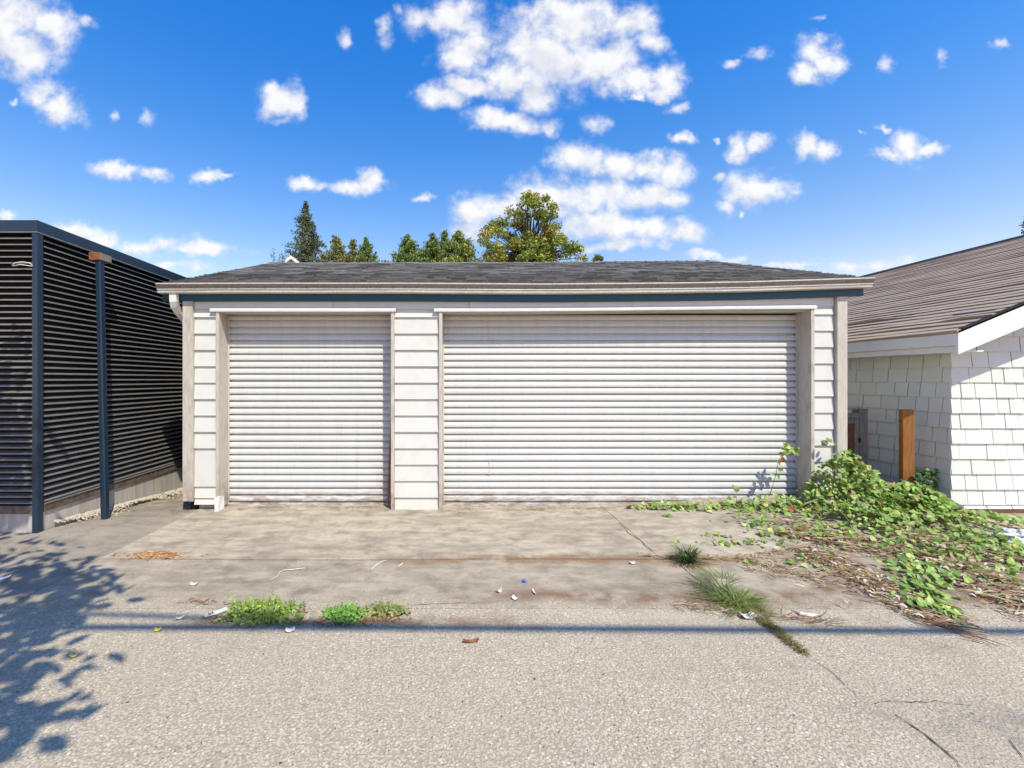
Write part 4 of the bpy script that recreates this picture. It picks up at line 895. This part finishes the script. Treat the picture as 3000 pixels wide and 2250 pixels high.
# ================================================================== small litter
def flat_bit(name, label, cat, x, y, w_, l_, rot, mat, th=.004, curl=.01, extra=None):
    p = at(x, y); m = MB(); seg = 6; rings = []
    for i in range(seg + 1):
        t = i/seg - .5; zz = curl*(t*t*4) + .008
        rings.append([(t*l_, -w_/2*random.uniform(.9, 1.05), zz), (t*l_, w_/2*random.uniform(.9, 1.05), zz + curl*.3), (t*l_, w_/2, zz + th + curl*.3), (t*l_, -w_/2, zz + th)])
    m.sweep(rings); o = m.build(name, mat); o.location = p; o.rotation_euler = (0, 0, rot); tag(o, label, cat); 
    if extra: extra(o)
    return o
def marks(o):
    m = MB()
    for k, xx in enumerate((-.045, -.035, -.022)): m.box(xx, xx+.006, -.012, .010 - .006*(k % 2), .0165 + .0005, .0185)
    q = m.build('print_mark', 'ink'); q.parent = o
flat_bit('paper_label', 'white paper label with small dark marks lying by the left weed clump', 'label', 632, 1799, .05, .15, .75, 'paper', .002, .004, marks)
flat_bit('paper_scrap', 'white paper scrap on the lane just below the weed clumps', 'scrap', 850, 1851, .035, .055, .3, 'paper')
flat_bit('paper_scrap', 'narrow white scrap lying left of the weed clumps', 'scrap', 528, 1815, .018, .05, .8, 'paper')
flat_bit('paper_scrap', 'pale flake on the driveway left of the weeds', 'scrap', 568, 1716, .03, .05, .1, 'paper')
flat_bit('paper_scrap', 'white crumpled scrap right of centre below the blue cap', 'scrap', 1463, 1737, .025, .04, .4, 'paper', .004, .02)
flat_bit('paper_scrap', 'pale bluish scrap at the lane edge right of centre', 'scrap', 1510, 1758, .03, .045, -.6, 'bag', .002, .015)
flat_bit('paper_scrap', 'round white scrap left of the dark grass tuft', 'scrap', 1853, 1653, .035, .045, .0, 'paper', .003, .012)
flat_bit('paper_scrap', 'cream leaf-like scrap beside the mossy joint', 'scrap', 2190, 1811, .05, .095, .1, 'paper', .003, .018)
flat_bit('paper_scrap', 'white sliver lying among the dry stems', 'scrap', 2558, 1752, .015, .04, -.8, 'paper')
flat_bit('paper_scrap', 'tiny pale scrap at the far left edge of the driveway', 'scrap', 10, 1697, .05, .09, .4, 'bag')
flat_bit('wood_chip', 'slim pale wooden chip at the lane edge right of centre', 'chip', 1565, 1740, .012, .06, 1.7, 'paper')
flat_bit('dead_leaf', 'brown dead leaf lying on the lane in the centre', 'leaf', 1380, 1883, .018, .10, .12, 'rust')
flat_bit('dead_leaf', 'small yellow dead leaf on the lane near the left shade', 'leaf', 463, 1850, .025, .035, .4, 'yellow')
flat_bit('dead_leaf', 'tiny yellow dead leaf left of the other on the lane', 'leaf', 217, 1927, .02, .035, .2, 'yellow')
flat_bit('dead_leaf', 'red fallen leaf under the bindweed', 'leaf', 2365, 1585, .03, .11, -.2, material('red leaf', m_plain((.42, .10, .04), (.30, .06, .03)), .6), .002, .02)
m = MB(); p = at(1536, 1706); m.sweep([[p + Vector((r*math.cos(a), r*math.sin(a), z)) for a in np.linspace(0, 2*math.pi, 15)[:-1]] for r, z in ((.017, .008), (.0175, .018), (.015, .0215), (.006, .022))]); tag(m.build('bottle_cap', 'blueplastic'), 'blue bottle cap lying on the driveway', 'cap')
m = MB(); pts = [at(x, y, .010) for x, y in ((790, 1700), (812, 1688), (820, 1676), (832, 1670), (860, 1668), (893, 1664))]; m.tube(pts, [.002, .0025, .003, .0035, .004, .003], 6); tag(m.build('string', 'paper'), 'curved piece of white cord on the driveway left of centre', 'cord')
m = MB(); pts = [at(x, y, .010) for x, y in ((1088, 1667), (1105, 1653), (1120, 1644), (1133, 1641))]; m.tube(pts, [.004, .005, .0035, .0015], 6); tag(m.build('white_stick', 'paper'), 'bent white stick lying on the driveway in the centre', 'stick')
m = MB(); m.tube([at(1167, 1660, .009), at(1180, 1650, .01)], .0045, 6); tag(m.build('white_stick', 'paper'), 'short white stick right of the bent one', 'stick')
m = MB(); m.tube([at(x, y, .012) for x, y in ((2322, 1785), (2345, 1798), (2375, 1803), (2395, 1800))], [.003, .012, .014, .003], 6); tag(m.build('dry_pod', 'paper'), 'pale split dry pod on the slab below the bindweed', 'pod')
m = MB(); p = at(2778, 1792); m.tube([p + Vector((-.06, .0, .02)), p + Vector((-.02, .0, .025)), p + Vector((.03, -.01, .018)), p + Vector((.06, -.02, .012))], [.012, .02, .016, .006], 7); tag(m.build('yellow_wrapper', 'yellow'), 'twisted yellow wrapper at the tip of the trailing vine', 'wrapper')
bagm = MB(); cb = at(2985, 1590)
for i in range(13):
    th = math.pi*i/12
    for j in range(18):
        ph = 2*math.pi*j/18; r = 1 + .28*math.sin(3*ph + 4*th) + .2*math.sin(7*ph - 5*th) + random.gauss(0, .07); bagm.v.append((cb.x + .17*r*math.sin(th)*math.cos(ph), cb.y + .11*r*math.sin(th)*math.sin(ph), cb.z + .055 + .055*r*math.cos(th)))
for i in range(12):
    for j in range(18): bagm.f.append((i*18+j, i*18+(j+1) % 18, (i+1)*18+(j+1) % 18, (i+1)*18+j))
tag(bagm.build('plastic_bag', 'bag'), 'crumpled silvery plastic bag among the vines at the right edge', 'bag')

# ================================================================== trees behind and the gable of a far house
def leafquad(m, p, size, col, nrm=None):
    n = Vector(nrm) if nrm else Vector((random.gauss(0, 1), random.gauss(-.4, 1), random.gauss(.5, 1))); n = n.normalized() if n.length > 1e-3 else Vector((0, 0, 1))
    a = n.cross(Vector((random.gauss(0, 1), random.gauss(0, 1), random.gauss(0, 1)))).normalized(); b = n.cross(a); s = size; k = len(m.v); p = Vector(p)
    m.v += [tuple(p - a*s*.5), tuple(p + b*s*.3 + n*s*.08), tuple(p + a*s*.55), tuple(p - b*s*.3 + n*s*.08)]; m.c += [(*col, 1)]*4; m.f.append((k, k+1, k+2, k+3))
def jit(c, v=.25): k = random.uniform(1-v, 1+v); return tuple(q*k for q in c)
def conifer(label, px, py_top, d, width, crown_h, cols, droop=.25, dens=1.0, bare=0.0, name='conifer_tree', taper=.8, group='trees behind the garage'):
    top = far(px, py_top, d); x0, y0 = top.x, top.y; root = thing(name, label, 'tree', (x0, y0, 0), group)
    tm = MB(); tm.tube([(x0, y0, -.1), (x0 + random.gauss(0, .05), y0, top.z*.5), (x0 + random.gauss(0, .04), y0, top.z*.85), (x0, y0, top.z - .05)], [.05 + top.z*.013, .02 + top.z*.009, .05, .015], 8)
    m = MB(); z = top.z - crown_h
    while z < top.z - .05:
        t = (top.z - z)/crown_h; R = width/2 * (t**taper) * random.uniform(.62, 1.18); nb = 6 if R > .4 else 4
        if t > 1 - bare: nb = 4
        for k in range(nb):
            a = random.uniform(0, 6.283); r = R*random.uniform(.7, 1.15)
            end = Vector((x0 + r*math.cos(a), y0 + r*math.sin(a), z - droop*r + random.gauss(0, .06) + .12*r)); st = Vector((x0, y0, z)); tm.tube([st, st.lerp(end, .5) + Vector((0, 0, .05)), end], [.02, .012, .005], 4)
            n = int((10 + r*34)*dens*(.55 if t > 1-bare else 1))
            for i in range(n):
                u = random.random()**.6; q = st.lerp(end, u) + Vector((random.gauss(0, .07 + .06*r), random.gauss(0, .07 + .06*r), random.gauss(-.03, .08)))
                leafquad(m, q, random.uniform(.09, .19), jit(random.choice(cols), .3))
        z += random.uniform(.13, .22)
    for _ in range(3):      # side leaders make the outline uneven
        a = random.uniform(0, 6.283); lx, ly, lz = x0 + width*.22*math.cos(a), y0 + width*.22*math.sin(a), top.z - crown_h*random.uniform(.22, .5)
        tm.tube([(x0, y0, lz - crown_h*.3), (lx, ly, lz)], [.03, .008], 4)
        for i in range(int(90*dens)): u = random.random(); leafquad(m, (lx + (x0-lx)*.5*(1-u) + random.gauss(0, .22*(1.05-u)), ly + random.gauss(0, .22*(1.05-u)), lz - crown_h*.28*(1-u)), random.uniform(.09, .18), jit(random.choice(cols), .3))
    part(tm.build('trunk', 'bark', smooth=True), root); part(m.build('crown', 'tree_c'), root); return root
def broadleaf(label, px, py_top, d, width, crown_z0, cols, clumps, per, lsize, name='leafy_tree', cl_r=.5, rough=.25, group='trees behind the garage'):
    top = far(px, py_top, d); x0, y0 = top.x, top.y; root = thing(name, label, 'tree', (x0, y0, 0), group); zc = crown_z0; hgt = top.z - zc
    tm = MB(); fork = zc + .04*hgt; tm.tube([(x0, y0, -.1), (x0+.1, y0, fork*.5), (x0, y0, fork)], [.04 + top.z*.016, .03 + top.z*.012, .03 + top.z*.009], 8); m = MB()
    lobes = [(random.uniform(0, 6.283), random.uniform(.7, 1.0)) for _ in range(9)]
    for c in range(clumps):
        a = random.uniform(0, 6.283); e = random.uniform(-.25, 1.0); lr = 1 - rough*(.5 + .5*math.sin(a*3 + e*5 + x0)) ; rr = random.uniform(.45, 1.0)**.6
        ce = math.sqrt(max(0, 1 - max(0, e)**2)); p = Vector((x0 + width/2*lr*rr*ce*math.cos(a), y0 + width/2*lr*rr*ce*math.sin(a), zc + hgt*.12 + hgt*.86*max(e, -.12)*lr*rr**.5))
        if e > .9: p.z = min(p.z, top.z - .1)
        f0 = Vector((x0, y0, fork)); mid = f0.lerp(p, .5) + Vector((random.gauss(0, .15), random.gauss(0, .15), .12*hgt*random.random())); tm.tube([f0, f0.lerp(mid, .5), mid, mid.lerp(p, .6), p], [.085, .06, .04, .025, .01], 5)
        base = random.choice(cols); cr = cl_r*random.uniform(.6, 1.25)
        for i in range(per):
            v = Vector((random.gauss(0, 1), random.gauss(0, 1), random.gauss(0, .62))); v = v.normalized()*(random.random()**.45)*cr; q = p + v; q.z -= .25*(v.x*v.x + v.y*v.y)/cr
            leafquad(m, q, lsize*random.uniform(.7, 1.3), jit(base if random.random() < .8 else random.choice(cols), .28), (v.x*.6 + random.gauss(0, .5), v.y*.6 + random.gauss(0, .5), abs(v.z) + .45 + random.gauss(0, .4)))
    part(tm.build('trunk', 'bark', smooth=True), root); part(m.build('crown', 'tree_c'), root); return root
CF = [(.11, .15, .075), (.145, .18, .09), (.07, .105, .06), (.20, .20, .11)]; CG = [(.17, .25, .06), (.23, .30, .075), (.12, .18, .055)]; CR = [(.31, .20, .08), (.24, .24, .08), (.18, .23, .075), (.22, .25, .08)]; CY = [(.38, .41, .075), (.31, .36, .07), (.19, .26, .055), (.22, .29, .06), (.40, .33, .08)]
conifer('tall dark conifer, tallest tree on the left above the garage roof', 896, 590, 32, 4.4, 6.2, CF, .35, 1.5, .2, taper=.8)
conifer('small reddish-topped tree just right of the tall conifer', 986, 691, 30, 2.9, 3.2, CR + CG, -.3, 1.5, 0, 'slender_tree', .9)
broadleaf('low brownish bush at the foot of the tall conifer', 945, 738, 29, 1.1, 7.4, CR + CF, 26, 60, .13, 'bush', .3)
conifer('thin reddish tree touching the green pointed tree left of centre', 1034, 702, 30, 2.6, 3.2, CR, -.3, 1.5, 0, 'slender_tree', .9)
conifer('green pointed tree, rightmost of the left group behind the roof', 1072, 697, 30, 3.5, 3.6, CG, -.2, 1.8, 0, 'pointed_tree', .9)
conifer('pointed green tree left of the bushy cluster in the centre', 1195, 685, 30, 4.5, 4.0, CG, -.2, 1.8, 0, 'pointed_tree', .9)
conifer('green tree with a narrow peak in the middle of the central cluster', 1268, 683, 30, 4.0, 4.0, CG, -.25, 2.0, 0, 'pointed_tree', .9)
conifer('second green peak right beside the narrow one in the central cluster', 1302, 676, 31, 3.5, 4.2, CG, -.25, 1.9, 0, 'pointed_tree', .9)
conifer('yellowing tree leaning into the left of the big maple', 1345, 674, 30, 5.2, 4.2, CG + CY, -.25, 1.9, 0, 'pointed_tree', .9)
broadleaf('bright yellow-green bush low in front of the maple', 1408, 748, 28, 2.2, 7.6, [(.27, .29, .05), (.22, .26, .04)], 42, 70, .13, 'bush', .35)
random.seed(5)
broadleaf('big spreading olive-yellow maple, largest tree above the garage roof', 1552, 553, 30, 7.9, 9.0, CY, 175, 95, .185, 'maple_tree', .46, .42)
broadleaf('small green treetop right of the big maple', 1745, 738, 30, 1.3, 8.4, CG, 30, 60, .13, 'leafy_tree', .3)
conifer('dark treetop above the right house roof at the right edge', 3012, 628, 26, 2.6, 5.0, [(.04, .075, .05), (.05, .09, .055)], .3, 1.2)
tw = thing('bare_shrub', 'sparse twiggy shrub left of the tall conifer above the roof', 'shrub', tuple(far(815, 1090, 24))); tm = MB(); m = MB(); bs_ = far(815, 800, 24)
for i in range(16):
    tip = far(random.uniform(790, 845), random.uniform(732, 768), 24 + random.gauss(0, .3)); s0 = Vector((bs_.x + random.gauss(0, .1), bs_.y, .3)); tm.tube([s0, s0.lerp(tip, .6), tip], [.02, .012, .005], 4)
    for k in range(12): leafquad(m, tip + Vector((random.gauss(0, .07), random.gauss(0, .07), random.gauss(-.1, .12))), .08, jit((.10, .13, .07)))
part(tm.build('branches', 'bark'), tw); part(m.build('leaves', 'tree_c'), tw)
fh = thing('far_house', 'cream gable tip of a distant house peeking over the roof left of the conifer', 'house', tuple(far(857, 752, 27).xy) + (0,))
ap = far(857, 752, 27); hw = 3.2; wz = ap.z - hw*.8
pbox('wall', 'housewall', fh, ap.x-hw+.2, ap.x+hw-.2, ap.y, ap.y+8, 0, wz)
m = MB(); m.sweep([[(ap.x-hw+.2, y, wz), (ap.x+hw-.2, y, wz), (ap.x, y, ap.z-.25)] for y in (ap.y, ap.y+8)]); part(m.build('gable', 'housewall'), fh)
for s in (-1, 1):
    m = MB(); m.sweep([[(ap.x, y, ap.z), (ap.x + s*hw, y, ap.z - hw*.8), (ap.x + s*hw, y, ap.z - hw*.8 - .2), (ap.x, y, ap.z - .2)] for y in (ap.y-.3, ap.y+8.2)]); part(m.build('roof', 'trim'), fh)
pbox('attic_window', 'glass', fh, ap.x-.12, ap.x+.16, ap.y-.02, ap.y+.02, ap.z-.7, ap.z-.36)

# ================================================================== overhead: cables and the shade tree that cast the shadows on the lane
def up_from(g, hgt):        # the point at height hgt whose shadow falls on ground point g
    return g + SUN * ((hgt - g.z) / SUN.z)
def cable(label, pts, hgt, r):
    m = MB(); q = [up_from(at(*p), hgt) for p in pts]; a = q[0] + (q[0]-q[1]).normalized()*14; b = q[-1] + (q[-1]-q[-2]).normalized()*14; m.tube([a] + q + [b], r, 8)
    return tag(m.build('overhead_cable', 'cable'), label, 'cable')
cable('thick overhead cable whose shadow runs straight across the lane', [(200, 1838), (1000, 1838), (1700, 1842), (2300, 1846), (3000, 1850)], 6.0, .036)
cable('thinner overhead cable whose shadow joins the first one on the left', [(200, 1797), (500, 1806), (900, 1824), (1300, 1838), (1700, 1842), (3000, 1850)], 7.4, .028)
stree = thing('shade_tree', 'leafy tree standing out of frame whose dappled shade falls at lower left', 'tree', (-5.2, -1.6, 0))
tm = MB(); m = MB(); tm.tube([(-5.2, -1.6, -.1), (-5.1, -1.5, 1.4), (-4.9, -1.3, 2.8), (-4.8, -1.1, 4.2)], [.16, .13, .11, .08], 10)
def shade_clump(px, py, hgt, spread, n):
    g = at(px, py); c = up_from(g, hgt); f0 = Vector((-4.85, -1.2, 3.4)); tm.tube([f0, f0.lerp(c, .5) + Vector((0, 0, .3)), c], [.05, .03, .012], 6)
    for i in range(n):
        q = c + Vector((random.gauss(0, spread), random.gauss(0, spread), random.gauss(0, spread*.5)))
        add_leaf(m, 'oval', tuple(q), rot_from((random.gauss(0, .6), random.gauss(0, .6), 1), random.uniform(0, 6.3)), random.uniform(.10, .17), jit((.09, .16, .04)))
for (px, py, n, s) in ((60, 1650, 60, .16), (160, 1690, 80, .17), (250, 1700, 45, .10), (60, 1740, 80, .17), (200, 1760, 90, .16), (120, 1810, 80, .15), (30, 1850, 70, .14), (60, 1960, 60, .13), (20, 2060, 60, .12), (30, 2170, 40, .08), (-60, 1900, 90, .2), (-120, 1750, 110, .25), (-120, 2100, 90, .2), (-80, 1640, 90, .22), (-150, 1560, 120, .25), (-250, 1500, 150, .3)):
    shade_clump(px, py, random.uniform(3.9, 4.5), s*1.12, int(n*.72))
for (x, z, n, s) in ((-4.75, 1.45, 60, .14), (-4.6, 1.0, 80, .15), (-4.75, .6, 80, .16), (-4.5, .45, 60, .12), (-5.1, 1.2, 90, .22), (-5.1, .6, 90, .22)):
    c = Vector((x, LY, z)) + SUN*((4.3 - z)/SUN.z); f0 = Vector((-4.85, -1.2, 3.4)); tm.tube([f0, f0.lerp(c, .5) + Vector((0, 0, .3)), c], [.05, .03, .012], 6)
    for i in range(n): add_leaf(m, 'oval', tuple(c + Vector((random.gauss(0, s), random.gauss(0, s), random.gauss(0, s*.5)))), rot_from((random.gauss(0, .6), random.gauss(0, .6), 1), random.uniform(0, 6.3)), random.uniform(.10, .16), jit((.09, .16, .04)))
part(tm.build('trunk', 'bark', smooth=True), stree); part(m.build('crown', 'tree_c'), stree)
